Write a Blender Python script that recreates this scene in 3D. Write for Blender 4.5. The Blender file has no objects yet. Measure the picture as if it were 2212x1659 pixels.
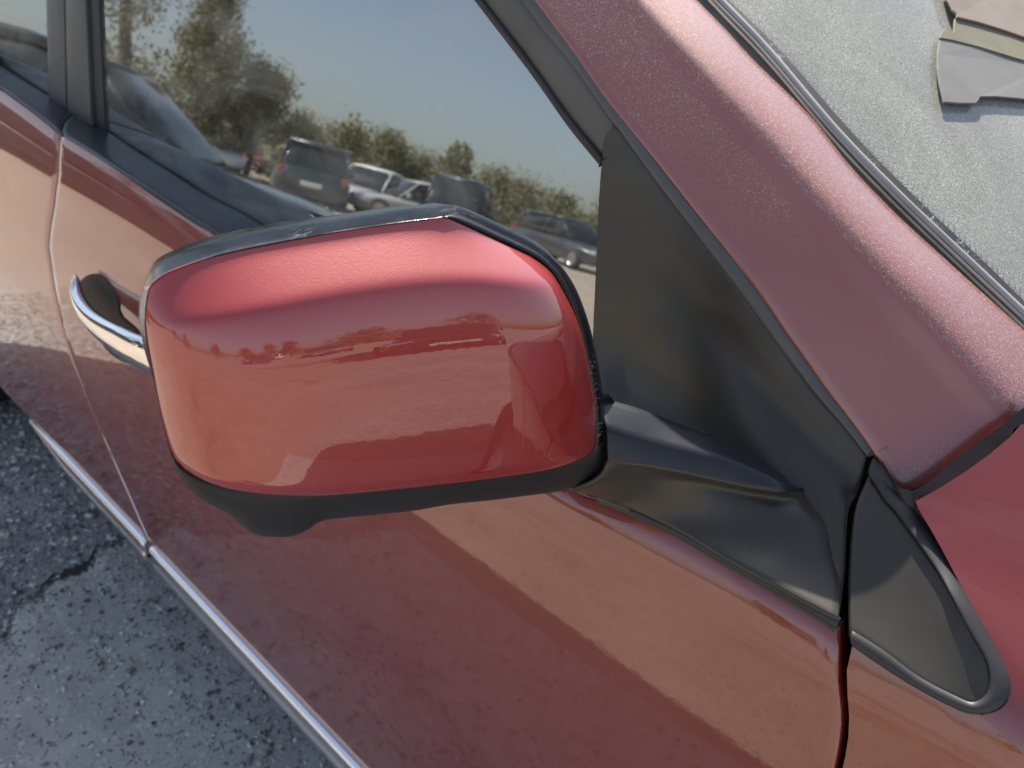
import bpy, math, random
import numpy as np
from mathutils import Vector, Matrix
random.seed(7); rng = np.random.default_rng(7)
SC = bpy.context.scene
R = math.radians
COL = SC.collection

# ------------------------------------------------------------------ camera
cam_d = bpy.data.cameras.new('camera'); cam = bpy.data.objects.new('camera', cam_d); COL.objects.link(cam)
cam_d.sensor_fit = 'HORIZONTAL'; cam_d.sensor_width = 8.0; cam_d.lens = 8.0*1657.8/2212
cam_d.clip_start = 0.02; cam_d.clip_end = 2000
RIGHT = Vector((0.726840,0.684475,0.056548)); DOWN = Vector((0.349185,-0.297384,-0.888613)); FWD = Vector((-0.591417,0.665625,-0.455159))
m = Matrix((RIGHT, -DOWN, -FWD)).transposed().to_4x4(); m.translation = Vector((0.279344,-0.384229,1.323001))
cam.matrix_world = m
cam_d.dof.use_dof = True; cam_d.dof.focus_distance = 0.47; cam_d.dof.aperture_fstop = 2.6
SC.camera = cam

# ------------------------------------------------------------------ sky and sun
SUN = Vector((-0.42, 0.53, 0.785)).normalized()
w = bpy.data.worlds.new('World'); SC.world = w; w.use_nodes = True
nt = w.node_tree; nt.nodes.clear()
sky = nt.nodes.new('ShaderNodeTexSky'); sky.sky_type = 'NISHITA'; sky.sun_disc = False
sky.sun_elevation = math.asin(SUN.z); sky.sun_rotation = math.atan2(SUN.x, SUN.y)
sky.air_density = 1.0; sky.dust_density = 1.8; sky.ozone_density = 1.0
bg = nt.nodes.new('ShaderNodeBackground'); bg.inputs[1].default_value = 0.105
wo = nt.nodes.new('ShaderNodeOutputWorld'); hs = nt.nodes.new('ShaderNodeHueSaturation'); hs.inputs['Saturation'].default_value = .78; nt.links.new(sky.outputs[0], hs.inputs['Color']); nt.links.new(hs.outputs[0], bg.inputs[0]); nt.links.new(bg.outputs[0], wo.inputs[0])
sl = bpy.data.lights.new('sun', 'SUN'); sl.energy = 5.0; sl.angle = R(0.53); sl.color = (1.0, 0.93, 0.82)
so = bpy.data.objects.new('sun', sl); COL.objects.link(so); so.rotation_euler = SUN.to_track_quat('Z', 'Y').to_euler()
SC.view_settings.view_transform = 'Standard'; SC.view_settings.look = 'None'
SC.view_settings.exposure = 1.0; SC.view_settings.gamma = 1.0; SC.view_settings.use_curve_mapping = False
SC.render.engine = 'CYCLES'
SC.cycles.max_bounces = 10; SC.cycles.transparent_max_bounces = 24

# ------------------------------------------------------------------ materials
class NT:
    def __init__(s, name):
        s.m = bpy.data.materials.new(name); s.m.use_nodes = True; s.t = s.m.node_tree; s.t.nodes.clear()
        s.out = s.n('ShaderNodeOutputMaterial'); s.co = s.n('ShaderNodeTexCoord')
    def n(s, t, **k):
        x = s.t.nodes.new(t)
        for a, b in k.items(): setattr(x, a, b)
        return x
    def l(s, a, b): s.t.links.new(a, b)
    def bsdf(s, **k):
        b = s.n('ShaderNodeBsdfPrincipled')
        for a, v in k.items(): b.inputs[a.replace('_', ' ')].default_value = v
        return b
    def geo(s, scale=(1,1,1)):
        mp = s.n('ShaderNodeMapping'); mp.inputs['Scale'].default_value = scale
        s.l(s.co.outputs['Object'], mp.inputs[0]); return mp.outputs[0]
    def noise(s, scale, detail=4, rough=.6, vec=None, dist=0):
        x = s.n('ShaderNodeTexNoise'); x.inputs['Scale'].default_value = scale; x.inputs['Detail'].default_value = detail
        x.inputs['Roughness'].default_value = rough; x.inputs['Distortion'].default_value = dist
        s.l(vec or s.co.outputs['Object'], x.inputs['Vector']); return x.outputs['Fac']
    def ramp(s, fac, stops):
        x = s.n('ShaderNodeValToRGB'); s.l(fac, x.inputs[0]); e = x.color_ramp.elements
        while len(e) < len(stops): e.new(.5)
        for i, (p, c) in enumerate(stops):
            e[i].position = p; e[i].color = (c, c, c, 1) if isinstance(c, (int, float)) else (*c, 1)
        return x.outputs[0]
    def mix(s, fac, a, b):
        x = s.n('ShaderNodeMix', data_type='RGBA')
        for v, i in ((fac, 0), (a, 6), (b, 7)):
            if isinstance(v, (int, float)): x.inputs[i].default_value = v
            elif isinstance(v, tuple): x.inputs[i].default_value = (*v, 1)
            else: s.l(v, x.inputs[i])
        return x.outputs[2]
    def math(s, op, a, b=0.0):
        x = s.n('ShaderNodeMath', operation=op)
        for v, i in ((a, 0), (b, 1)):
            if isinstance(v, (int, float)): x.inputs[i].default_value = v
            else: s.l(v, x.inputs[i])
        return x.outputs[0]
    def bump(s, h, strength, dist=.001):
        x = s.n('ShaderNodeBump'); x.inputs['Strength'].default_value = strength; x.inputs['Distance'].default_value = dist
        s.l(h, x.inputs['Height']); return x.outputs[0]
    def end(s, sh): s.l(sh, s.out.inputs[0]); return s.m

def specks(T, scale, thr=.13, keep=.5):
    """dust fibres: short curly marks from a warped voronoi"""
    nz = T.n('ShaderNodeTexNoise'); nz.inputs['Scale'].default_value = scale*.7; T.l(T.co.outputs['Object'], nz.inputs['Vector'])
    mx = T.n('ShaderNodeMix', data_type='VECTOR'); mx.inputs[0].default_value = .012*220/scale
    T.l(T.co.outputs['Object'], mx.inputs[4]); T.l(nz.outputs['Color'], mx.inputs[5])
    v = T.n('ShaderNodeTexVoronoi', feature='F1'); v.inputs['Scale'].default_value = scale
    T.l(mx.outputs[1], v.inputs['Vector'])
    near = T.math('LESS_THAN', v.outputs['Distance'], thr*2)
    k = T.n('ShaderNodeSeparateColor'); T.l(v.outputs['Color'], k.inputs[0])
    return T.math('MULTIPLY', near, T.math('GREATER_THAN', k.outputs[0], 1-keep))

def mat_paint(name, base=(.185,.008,.005), film=.6, dusty=0.0, bump=.012, flakes=True):
    T = NT(name)
    f1 = T.noise(3.2, 7, .62, T.geo((1,1,1.3)), .6)
    filmmask = T.ramp(f1, [(.44, 0.0), (.475, 1.0)])
    blot = T.noise(14, 5, .65)
    fm = T.math('MULTIPLY', filmmask, film)
    fm2 = T.math('MULTIPLY', fm, T.ramp(blot, [(.3, .55), (.7, 1.0)]))
    col = T.mix(T.math('ADD', T.math('MULTIPLY', fm2, .15), .02 if film > .3 else .0), base, (.40,.22,.17))
    b = T.bsdf(Metallic=.15, Roughness=.42, Coat_Weight=1.0, Coat_IOR=1.8)
    cr = T.math('ADD', T.math('MULTIPLY', fm2, .035), .012)
    T.l(cr, b.inputs['Coat Roughness'])
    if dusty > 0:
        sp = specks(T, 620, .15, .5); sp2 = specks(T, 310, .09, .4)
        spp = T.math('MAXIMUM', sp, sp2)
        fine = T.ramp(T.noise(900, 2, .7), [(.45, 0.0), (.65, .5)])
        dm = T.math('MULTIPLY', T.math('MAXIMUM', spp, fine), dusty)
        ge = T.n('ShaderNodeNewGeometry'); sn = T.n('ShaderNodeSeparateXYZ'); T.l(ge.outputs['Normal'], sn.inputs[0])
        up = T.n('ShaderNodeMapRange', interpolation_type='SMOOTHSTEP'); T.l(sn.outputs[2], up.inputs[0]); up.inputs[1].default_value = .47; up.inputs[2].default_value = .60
        dm = T.math('MULTIPLY', dm, T.math('ADD', T.math('MULTIPLY', up.outputs[0], 1.0), .04))  # real dust, but kept to upward faces to paint the sunlit band's sparkle
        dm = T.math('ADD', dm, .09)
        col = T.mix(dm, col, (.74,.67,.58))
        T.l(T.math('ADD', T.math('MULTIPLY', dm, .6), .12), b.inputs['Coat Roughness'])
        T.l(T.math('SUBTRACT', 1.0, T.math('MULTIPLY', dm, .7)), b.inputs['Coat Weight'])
    T.l(col, b.inputs['Base Color'])
    peel = T.math('ADD', T.noise(160, 2, .5), T.math('MULTIPLY', T.noise(18, 2, .5), 2.0))
    T.l(T.bump(peel, bump, .002), b.inputs['Coat Normal'])
    T.l(T.bump(T.noise(1500, 1, .5), .25, .0004), b.inputs['Normal'])
    return T.end(b.outputs[0])

def mat_plastic(name, c, rough, var=.25, scratch=0.0, coat=0.0, spec=.5):
    T = NT(name); b = T.bsdf(Roughness=rough, Coat_Weight=coat, Coat_Roughness=.08); b.inputs['Specular IOR Level'].default_value = spec
    nz = T.noise(9, 6, .6, None, .5); nz2 = T.noise(60, 4, .6)
    a = tuple(x*(1-var) for x in c); d = tuple(x*(1+var) for x in c)
    col = T.mix(T.ramp(nz, [(.35, 0.0), (.65, 1.0)]), a, d)
    if scratch > 0:
        s2 = T.ramp(T.noise(420, 3, .7, T.geo((1, .25, 1)), 1.5), [(.57, 0.0), (.62, 1.0)])
        s3 = T.math('MULTIPLY', s2, T.ramp(T.noise(35, 3), [(.45, 0.0), (.6, scratch)]))
        col = T.mix(s3, col, (.45,.45,.46))
    T.l(col, b.inputs['Base Color'])
    T.l(T.math('ADD', T.math('MULTIPLY', nz2, .12), rough-.06), b.inputs['Roughness'])
    T.l(T.bump(T.noise(1100, 2, .6), .06, .0006), b.inputs['Normal'])
    return T.end(b.outputs[0])

def mat_simple(name, c, rough=.5, metal=0.0, coat=0.0, emit=None, spec=.5):
    T = NT(name); b = T.bsdf(Metallic=metal, Roughness=rough, Coat_Weight=coat); b.inputs['Specular IOR Level'].default_value = spec
    nz = T.noise(25, 4, .6)
    T.l(T.mix(T.ramp(nz, [(.3, 0.0), (.7, 1.0)]), tuple(x*.88 for x in c), tuple(min(1, x*1.1) for x in c)), b.inputs['Base Color'])
    return T.end(b.outputs[0])

def mat_glass(name, tint=(.55,.62,.58), ior=1.75, dusty=0.0, film=.02):
    T = NT(name)
    g = T.n('ShaderNodeBsdfGlossy'); g.inputs['Roughness'].default_value = .014; g.inputs['Color'].default_value = (.93,.97,1.0,1)
    t = T.n('ShaderNodeBsdfTransparent'); t.inputs[0].default_value = (*tint, 1)
    fr = T.n('ShaderNodeFresnel'); fr.inputs[0].default_value = ior
    wob = T.bump(T.noise(5, 2, .4), .03, .01); T.l(wob, g.inputs['Normal'])
    mx = T.n('ShaderNodeMixShader'); T.l(fr.outputs[0], mx.inputs[0]); T.l(t.outputs[0], mx.inputs[1]); T.l(g.outputs[0], mx.inputs[2])
    d = T.n('ShaderNodeBsdfDiffuse'); d.inputs[0].default_value = (.62,.62,.56,1)
    m2 = T.n('ShaderNodeMixShader')
    if dusty > 0:
        sp = T.math('MAXIMUM', specks(T, 560, .15, .55), specks(T, 330, .085, .5))
        fine = T.ramp(T.noise(820, 2, .7), [(.40, .15), (.65, .7)])
        big = T.ramp(T.noise(5, 5, .65, T.geo((1,1,.5)), .8), [(.3, .45), (.65, 1.0)])
        fac = T.math('MULTIPLY', T.math('MULTIPLY', T.math('MAXIMUM', sp, fine), big), dusty)
        T.l(T.math('ADD', fac, film), m2.inputs[0])
    else:
        sm = T.ramp(T.noise(7, 6, .65, T.geo((1,1,2.2)), 1.2), [(.42, 0.25), (.62, 1.0)])
        sp = T.math('MULTIPLY', specks(T, 260, .06, .12), T.ramp(T.noise(6, 3), [(.5, 0.0), (.6, 6.0)]))
        T.l(T.math('MULTIPLY', T.math('ADD', sm, sp), film), m2.inputs[0])
    T.l(mx.outputs[0], m2.inputs[1]); T.l(d.outputs[0], m2.inputs[2])
    return T.end(m2.outputs[0])

def mat_chrome(name, rough=.035):
    T = NT(name); b = T.bsdf(Metallic=1.0, Roughness=rough); b.inputs['Base Color'].default_value = (.86,.87,.88,1)
    T.l(T.bump(T.noise(30, 3, .5), .02, .003), b.inputs['Normal']); return T.end(b.outputs[0])

def mat_ground(name, lo, hi, agg, pit, scale=1.0, tan=None, deep=.35):
    T = NT(name); b = T.bsdf(Roughness=.85)
    big = T.noise(1.3, 5, .6); mid = T.noise(16*scale, 5, .65)
    col = T.mix(T.ramp(T.math('ADD', T.math('MULTIPLY', big, .5), T.math('MULTIPLY', mid, .5)), [(.38, 0.0), (.62, 1.0)]), lo, hi)
    v = T.n('ShaderNodeTexVoronoi'); v.inputs['Scale'].default_value = 95*scale; T.l(T.co.outputs['Object'], v.inputs['Vector'])
    k = T.n('ShaderNodeSeparateColor'); T.l(v.outputs['Color'], k.inputs[0])
    st = T.math('MULTIPLY', T.math('LESS_THAN', v.outputs['Distance'], .42), T.math('GREATER_THAN', k.outputs[0], .62))
    stc = T.ramp(k.outputs[1], [(0.0, tuple(x*.6 for x in agg)), (1.0, agg)])
    col = T.mix(T.math('MULTIPLY', st, .75), col, stc)
    pits = T.ramp(T.noise(70*scale, 4, .7, None, .8), [(.32, 1.0), (.40, 0.0)])
    col = T.mix(T.math('MULTIPLY', pits, .8), col, pit)
    if tan:   # dry dirt lies further out, away from the car
        sx = T.n('ShaderNodeSeparateXYZ'); T.l(T.co.outputs['Object'], sx.inputs[0])
        edge = T.math('ADD', T.math('MULTIPLY', sx.outputs[1], -1.0), T.math('MULTIPLY', T.noise(1.1, 4), 1.2))
        r = T.n('ShaderNodeMapRange'); T.l(edge, r.inputs[0]); r.inputs[1].default_value = .85; r.inputs[2].default_value = 1.35
        dirt = T.mix(T.ramp(T.noise(.35, 6, .7), [(.35, 0.0), (.65, 1.0)]), tuple(x*.75 for x in tan), tan)
        grass = T.ramp(T.noise(.16, 5, .7), [(.56, 0.0), (.66, .8)])
        dirt = T.mix(grass, dirt, (.16,.15,.06))
        col = T.mix(T.math('MULTIPLY', r.outputs[0], .9), col, dirt)
    T.l(col, b.inputs['Base Color'])
    h = T.math('SUBTRACT', T.math('ADD', T.math('MULTIPLY', st, .5), T.math('MULTIPLY', T.noise(140*scale, 4, .7), .8)), T.math('MULTIPLY', pits, 1.0))
    T.l(T.bump(h, .9, .006*deep/.35), b.inputs['Normal'])
    return T.end(b.outputs[0])

M = {}
M['paint'] = mat_paint('red_paint_shaded')  # shaded copy of the car's red: base darkened to deepen the shaded doors
M['paint_cap'] = mat_paint('red_paint_lit', base=(.34,.019,.016), film=.08, bump=.012)  # lit copy of the same red: lighter base brightens the sunlit cap
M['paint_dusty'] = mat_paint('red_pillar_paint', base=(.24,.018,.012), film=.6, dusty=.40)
M['gloss'] = mat_plastic('gloss_black_plastic', (.006,.008,.012), .17, .3, scratch=.3, coat=0.0, spec=.35)
M['skirt'] = mat_plastic('textured_black_plastic', (.020,.022,.024), .50, .15)
M['arm'] = mat_plastic('arm_black_plastic', (.018,.020,.025), .34, .12)
M['sail'] = mat_plastic('olive_black_plastic', (.046,.042,.033), .33, .22)  # even olive-tinted near-black, tone varied at random
M['seal'] = mat_plastic('rubber_seal', (.030,.030,.032), .5, .25)
M['belt'] = mat_plastic('belt_rubber', (.028,.030,.034), .33, .2)
M['frame'] = mat_plastic('hazed_frame_film', (.10,.097,.088), .42, .1)  # base greyed to put lens haze into the black film's colour
M['dark'] = mat_simple('dark_gap', (.012,.011,.010), .8, spec=.1)
M['grime'] = mat_plastic('dusty_groove', (.10,.095,.085), .7, .4)
M['chrome'] = mat_chrome('chrome')
M['alu'] = mat_chrome('satin_silver_trim', .22)
M['bead'] = mat_plastic('weathered_grey_bead', (.34,.33,.32), .42, .15)
M['glass'] = mat_glass('side_glass', (.36,.44,.40), 4.4, 0, .20)
M['ws'] = mat_glass('dusty_windscreen', (.66,.74,.70), 1.5, .68, .20)
M['frit'] = mat_plastic('black_frit', (.05,.045,.045), .4, .3, scratch=.9)
M['trim'] = mat_simple('interior_trim', (.045,.045,.045), .7)
M['seat'] = mat_simple('seat_fabric', (.10,.095,.085), .9)
M['dash'] = mat_simple('dash_pale', (.42,.46,.38), .7)
M['tyre'] = mat_simple('tyre_rubber', (.02,.02,.02), .8)
M['rim'] = mat_simple('wheel_alloy', (.5,.5,.52), .3, metal=.9)
M['lamp_red'] = mat_simple('red_lens', (.45,.02,.015), .12, coat=1.0)
M['lamp'] = mat_simple('clear_lens', (.7,.7,.72), .1, metal=.6)
M['plate'] = mat_simple('white_plate', (.75,.75,.72), .4)
M['mirror'] = mat_chrome('mirror_silver', .01)
M['stone'] = None

# ------------------------------------------------------------------ mesh helpers
def mesh(name, vs, fs, mt, parent=None, smooth=True, uniq=True):
    me = bpy.data.meshes.new(name); me.from_pydata([tuple(map(float, v)) for v in vs], [], [tuple(map(int, f)) for f in fs]); me.update()
    if smooth: me.polygons.foreach_set('use_smooth', [True]*len(me.polygons))
    me.materials.append(mt)
    o = bpy.data.objects.new(name, me); COL.objects.link(o)
    if parent: o.parent = parent
    return o
def empty(name, loc=(0,0,0), parent=None, rz=0):
    o = bpy.data.objects.new(name, None); COL.objects.link(o); o.location = loc; o.rotation_euler = (0,0,rz); o.empty_display_size = .1
    if parent: o.parent = parent
    return o
def tag(o, label, cat, group=None):
    o['label'] = label; o['category'] = cat
    if group: o['group'] = group
    return o
def cr(pts, n, closed=False, smooth=True):
    """resample a polyline (optionally through a Catmull-Rom curve) to n points equally spaced"""
    P = np.asarray(pts, float)
    if closed: P = np.vstack([P[-1], P, P[0], P[1]])
    elif len(P) > 2: P = np.vstack([2*P[0]-P[1], P, 2*P[-1]-P[-2]])
    else: return np.array([P[0]+(P[1]-P[0])*t for t in np.linspace(0, 1, n)])
    out = []
    for i in range(1, len(P)-2):
        for t in np.linspace(0, 1, 12, endpoint=False):
            if smooth:
                a, b, c, d = P[i-1], P[i], P[i+1], P[i+2]
                out.append(.5*((2*b)+(-a+c)*t+(2*a-5*b+4*c-d)*t*t+(-a+3*b-3*c+d)*t**3))
            else: out.append(P[i]*(1-t)+P[i+1]*t)
    out.append(P[-2]); out = np.array(out)
    d = np.r_[0, np.cumsum(np.linalg.norm(np.diff(out, axis=0), axis=1))]
    s = np.linspace(0, d[-1], n+1)[:-1] if closed else np.linspace(0, d[-1], n)
    return np.stack([np.interp(s, d, out[:, k]) for k in range(out.shape[1])], 1)
def coons(top, bot, left, right, nu, nv, sm=(1,1,1,1)):
    c0 = cr(top, nu, smooth=sm[0]); c1 = cr(bot, nu, smooth=sm[1]); d0 = cr(left, nv, smooth=sm[2]); d1 = cr(right, nv, smooth=sm[3])
    u = np.linspace(0, 1, nu)[:, None, None]; v = np.linspace(0, 1, nv)[None, :, None]
    A = (1-v)*c0[:, None]+v*c1[:, None]; B = (1-u)*d0[None]+u*d1[None]
    Cc = (1-u)*(1-v)*c0[0]+u*(1-v)*c0[-1]+(1-u)*v*c1[0]+u*v*c1[-1]
    return A+B-Cc
def gnormals(g):
    du = np.gradient(g, axis=0); dv = np.gradient(g, axis=1); n = np.cross(du, dv)
    return n/(np.linalg.norm(n, axis=2, keepdims=True)+1e-12)
def gridmesh(name, g, mt, parent=None, out=(0,-1,0), flange=.0, r=.0015, wrap=False):
    """quad sheet from a grid of points; flange rolls its border inward by that depth"""
    n = gnormals(g)
    if (n.mean((0,1))*np.array(out)).sum() < 0: n = -n
    if flange > 0:
        for ax in (0, 1):
            for end in (0, 1):
                for k, (dt, dn) in enumerate(((.65*r, -.35*r), (.35*r, -.65*r), (0.0, -flange))):
                    gg = np.swapaxes(g, 0, ax); nn = np.swapaxes(n, 0, ax)
                    if end: gg = gg[::-1]; nn = nn[::-1]
                    t = gg[0]-gg[1+k] if k else gg[0]-gg[1]; t = t/(np.linalg.norm(t, axis=1, keepdims=True)+1e-12)
                    row = gg[0]+t*dt+nn[0]*dn
                    gg = np.concatenate([row[None], gg]); nn = np.concatenate([nn[:1], nn])
                    if end: gg = gg[::-1]; nn = nn[::-1]
                    g = np.swapaxes(gg, 0, ax); n = np.swapaxes(nn, 0, ax)
    a, b = g.shape[:2]; vs = g.reshape(-1, 3)
    fs = [(i*b+j, i*b+j+1, (i+1)*b+j+1, (i+1)*b+j) for i in range(a-1) for j in range(b-1)]
    if wrap: fs += [((a-1)*b+j, (a-1)*b+j+1, j+1, j) for j in range(b-1)]
    f0 = np.cross(g[1,0]-g[0,0], g[0,1]-g[0,0])
    mid = (a//2, b//2); dd = np.cross(g[mid[0], mid[1]+1]-g[mid], g[mid[0]+1, mid[1]]-g[mid])
    if (dd*n[mid]).sum() < 0: fs = [f[::-1] for f in fs]
    return mesh(name, vs, fs, mt, parent)
def tube(name, pts, r, mt, parent=None, n=12, segs=60, up=(0,0,1), flat=1.0, caps=True):
    P = cr(pts, segs); vs = []; fs = []
    T_ = np.gradient(P, axis=0); T_ /= np.linalg.norm(T_, axis=1, keepdims=True)
    for i, (p, t) in enumerate(zip(P, T_)):
        a = np.cross(t, up); a /= np.linalg.norm(a); b = np.cross(a, t)
        rr = r(i/(segs-1)) if callable(r) else r
        for k in range(n):
            an = 2*math.pi*k/n; vs.append(p+a*math.cos(an)*rr+b*math.sin(an)*rr*flat)
    for i in range(segs-1):
        for k in range(n):
            k2 = (k+1)%n; fs.append((i*n+k, i*n+k2, (i+1)*n+k2, (i+1)*n+k))
    if caps: fs += [tuple(range(n))[::-1], tuple((segs-1)*n+k for k in range(n))]
    return mesh(name, vs, fs, mt, parent)
def box(name, c, s, mt, parent=None, bev=.1, rot=None):
    """rounded box: a superellipsoid-like block"""
    c = np.array(c, float); s = np.array(s, float)/2; vs = []; fs = []; N = 10; Mv = 8
    for j in range(Mv+1):
        ph = -math.pi/2+math.pi*j/Mv
        for i in range(N*2):
            th = 2*math.pi*i/(N*2)+math.pi/(N*2)
            sg = lambda x, e: math.copysign(abs(x)**e, x)
            e = .25 if bev < .2 else bev
            vs.append(np.array([s[0]*sg(math.cos(ph), e)*sg(math.cos(th), e), s[1]*sg(math.cos(ph), e)*sg(math.sin(th), e), s[2]*sg(math.sin(ph), e)]))
    n = N*2
    for j in range(Mv):
        for i in range(n):
            fs.append((j*n+i, j*n+(i+1)%n, (j+1)*n+(i+1)%n, (j+1)*n+i))
    V = np.array(vs)
    if rot is not None: V = V@np.array(Matrix.Rotation(rot[1], 3, rot[0])).T
    return mesh(name, V+c, fs, mt, parent)
def lift(g, f, off=0.0):
    g = g.copy()
    for i in range(g.shape[0]):
        for j in range(g.shape[1]): g[i, j, 1] = f(g[i, j, 0], g[i, j, 2])-off
    return g

# ------------------------------------------------------------------ the car's surfaces: x forward, y towards the far side, z up
ZK = np.array([0.2,0.3,0.38,.5,.62,.75,.85,.93,.98,1.0,1.05,1.1,1.2]); YK = np.array([.035,.016,.002,-.012,-.025,-.032,-.032,-.030,-.026,-.016,.038,.090,.195])
BX = np.array([-3.2,-1.6,-1.1,-.88,-.66,-.47,0,.15,.22,.30,.5,1.4]); BZ = np.array([1.21,1.195,1.158,1.126,1.105,1.081,1.013,1.011,1.003,1.000,.985,.94])
MK = np.gradient(YK, ZK)
def cub(x):
    x = min(max(x, ZK[0]), ZK[-1]); i = int(min(max(np.searchsorted(ZK, x)-1, 0), len(ZK)-2))
    h = ZK[i+1]-ZK[i]; t = (x-ZK[i])/h
    return (2*t**3-3*t*t+1)*YK[i]+(t**3-2*t*t+t)*h*MK[i]+(-2*t**3+3*t*t)*YK[i+1]+(t**3-t*t)*h*MK[i+1]
def S(x, z):
    zb = float(np.interp(x, BX, BZ)); zz = z if z < .85 else .85+(z-.85)*.15/(zb-.85)
    k = min(1, max(0, (z-.6)/.5))
    e = max(0, x-.9)**2*.35+max(0, -2.6-x)**2*.6
    return cub(zz)+.0525*max(0, x+.2)**1.5*(1 if x < .5 else .9)+.02*(x+.5)*k*(x > -1.3)-.016*k*(x <= -1.3)+e
def G(x, z): return -.0786+.0707*max(x, -1.6)+.164*z
WN = np.array([.514,-.264,.817]); WN /= np.linalg.norm(WN)
MN = np.array([.95,-.297,.08]); MN /= np.linalg.norm(MN)
YC = 0.93       # centre line of the car
def flipY(g): g = g.copy(); g[..., 1] = 2*YC-g[..., 1]; return g

# =================================================================== GROUND
M['asphalt'] = mat_ground('old_asphalt', (.22,.218,.21), (.42,.415,.40), (.55,.55,.55), (.03,.03,.028), 1.0, tan=(.46,.365,.28))
M['slab'] = mat_ground('worn_concrete', (.40,.39,.37), (.56,.545,.515), (.72,.70,.68), (.05,.05,.048), .75, deep=.3)
M['stone'] = mat_simple('pebble_grey', (.33,.34,.36), .8)
def ground_sheet():
    xs = [-600,-200,-60,-20,-8,-4,-2,0,2,4,8,20,60,200,600]
    vs = [(x, y, 0) for x in xs for y in xs]; n = len(xs)
    return mesh('ground', vs, [(i*n+j, (i+1)*n+j, (i+1)*n+j+1, i*n+j+1) for i in range(n-1) for j in range(n-1)], M['asphalt'], smooth=False)
gr = ground_sheet(); gr['kind'] = 'structure'
edge = cr([(-1.2880,-0.2640,0.0000),(-1.3102,-0.2059,0.0000),(-1.3402,-0.1789,0.0000),(-1.3848,-0.1438,0.0000),(-1.3971,-0.1071,0.0000),(-1.4219,-0.0660,0.0000),(-1.4282,-0.0257,0.0000),(-1.4399,0.0352,0.0000),(-1.4676,0.0828,0.0000),(-1.4775,0.1260,0.0000)], 160)
edge = np.vstack([[[edge[0,0]+.25, -.86, 0]], edge, [[edge[-1,0]-.12, 1.2, 0]]])
edge = cr(edge, 260, smooth=False)
for i in range(len(edge)): edge[i, 0] += .008*rng.normal()+.012*math.sin(i*.45)
rows = []
for k, t in enumerate((0, .003, .05, .15, .3, .5, .75, 1)):
    q = edge.copy(); q[:, 0] = edge[:, 0]*(1-t)+1.6*t; q[:, 2] = .0005 if k == 0 else .010; rows.append(q)
g = np.stack(rows, 0)
sl_ = gridmesh('concrete_slab', g, M['slab'], out=(0,0,1)); sl_['kind'] = 'structure'
# the open joint beside the slab: a sunken lens of shadow and tar
cs = [i for i in range(len(edge)) if -.30 < edge[i,1] < .16]; L_, R_ = [], []
for q, i in enumerate(cs):
    t = q/len(cs); wd = .002+.012*math.exp(-((t-.66)/.10)**2)+.003*rng.random()
    ctr = edge[i]+np.array([-.012, 0, 0]); L_.append((ctr[0]-wd, ctr[1], .0115)); R_.append((ctr[0]+wd*.8, ctr[1], .0115))
n_ = len(L_); jo = mesh('pavement_crack', L_+R_, [(i, i+1, n_+i+1, n_+i) for i in range(n_-1)], mat_simple('dark_tar', (.010,.011,.013), .6), smooth=False); jo['kind'] = 'structure'

def scatter(name, n, inside, rmin, rmax, mt, z=0.0):
    ico = [(0,0,1),(.9,0,.35),(.28,.85,.35),(-.72,.52,.35),(-.72,-.52,.35),(.28,-.85,.35),(.72,.52,-.4),(-.28,.85,-.4),(-.9,0,-.4),(-.28,-.85,-.4),(.72,-.52,-.4)]
    fc = [(0,1,2),(0,2,3),(0,3,4),(0,4,5),(0,5,1),(1,6,2),(2,6,7),(2,7,3),(3,7,8),(3,8,4),(4,8,9),(4,9,5),(5,9,10),(5,10,1),(1,10,6)]
    vs = []; fs = []; k = 0
    while k < n:
        x, y = rng.uniform(-3.4, .3), -1.0+1.35*rng.random()**.75
        if not inside(x, y): continue
        r = rmin+(rmax-rmin)*rng.random()**3; a = rng.uniform(0, 6.28); s = rng.uniform(.6, 1.2, 3)*r; s[2] *= .75
        b = len(vs)
        for q in ico:
            X, Y, Z = q[0]*s[0]*rng.uniform(.8,1.2), q[1]*s[1]*rng.uniform(.8,1.2), q[2]*s[2]
            vs.append((x+X*math.cos(a)-Y*math.sin(a), y+X*math.sin(a)+Y*math.cos(a), z+Z+r*.2))
        fs += [tuple(b+i for i in f) for f in fc]; k += 1
    o = mesh(name, vs, fs, mt, smooth=False); o['kind'] = 'stuff'; return o
T = NT('pebbles'); b = T.bsdf(Roughness=.85)
oi = T.n('ShaderNodeTexVoronoi'); oi.inputs['Scale'].default_value = 70; T.l(T.co.outputs['Object'], oi.inputs['Vector'])
kk = T.n('ShaderNodeSeparateColor'); T.l(oi.outputs['Color'], kk.inputs[0])
T.l(T.ramp(kk.outputs[0], [(0.0, (.08,.08,.082)), (.5, (.30,.30,.29)), (1.0, (.70,.70,.68))]), b.inputs['Base Color']); M['peb'] = T.end(b.outputs[0])
ed = edge[:, :2]
def coarse(x, y):
    # on the asphalt side of the slab's edge
    j = np.argmin((ed[:, 1]-y)**2); return x < ed[j, 0]-.01 if y > ed[:, 1].min() else False
gv = scatter('gravel', 15000, coarse, .003, .011, M['peb'])
tag(gv, 'loose grey gravel chips over the old asphalt beyond the slab', 'gravel')
def onslab(x, y):
    if coarse(x, y) or x < -1.6: return False
    d = y-(-.10+(-.5-x)*.12)        # denser towards the car's side
    return rng.random() < .18+math.exp(-max(0, (.28-(y+.05)))*6)
gv2 = scatter('loose_grit', 9000, onslab, .002, .0075, M['peb'], .010)
tag(gv2, 'pale grit loose on the worn slab below the doors', 'grit')

# =================================================================== THE RED CAR
car = empty('parked_car', (0,0,0)); tag(car, 'dusty dark red car seen up close at its door mirror', 'car')
PRT = car

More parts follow.
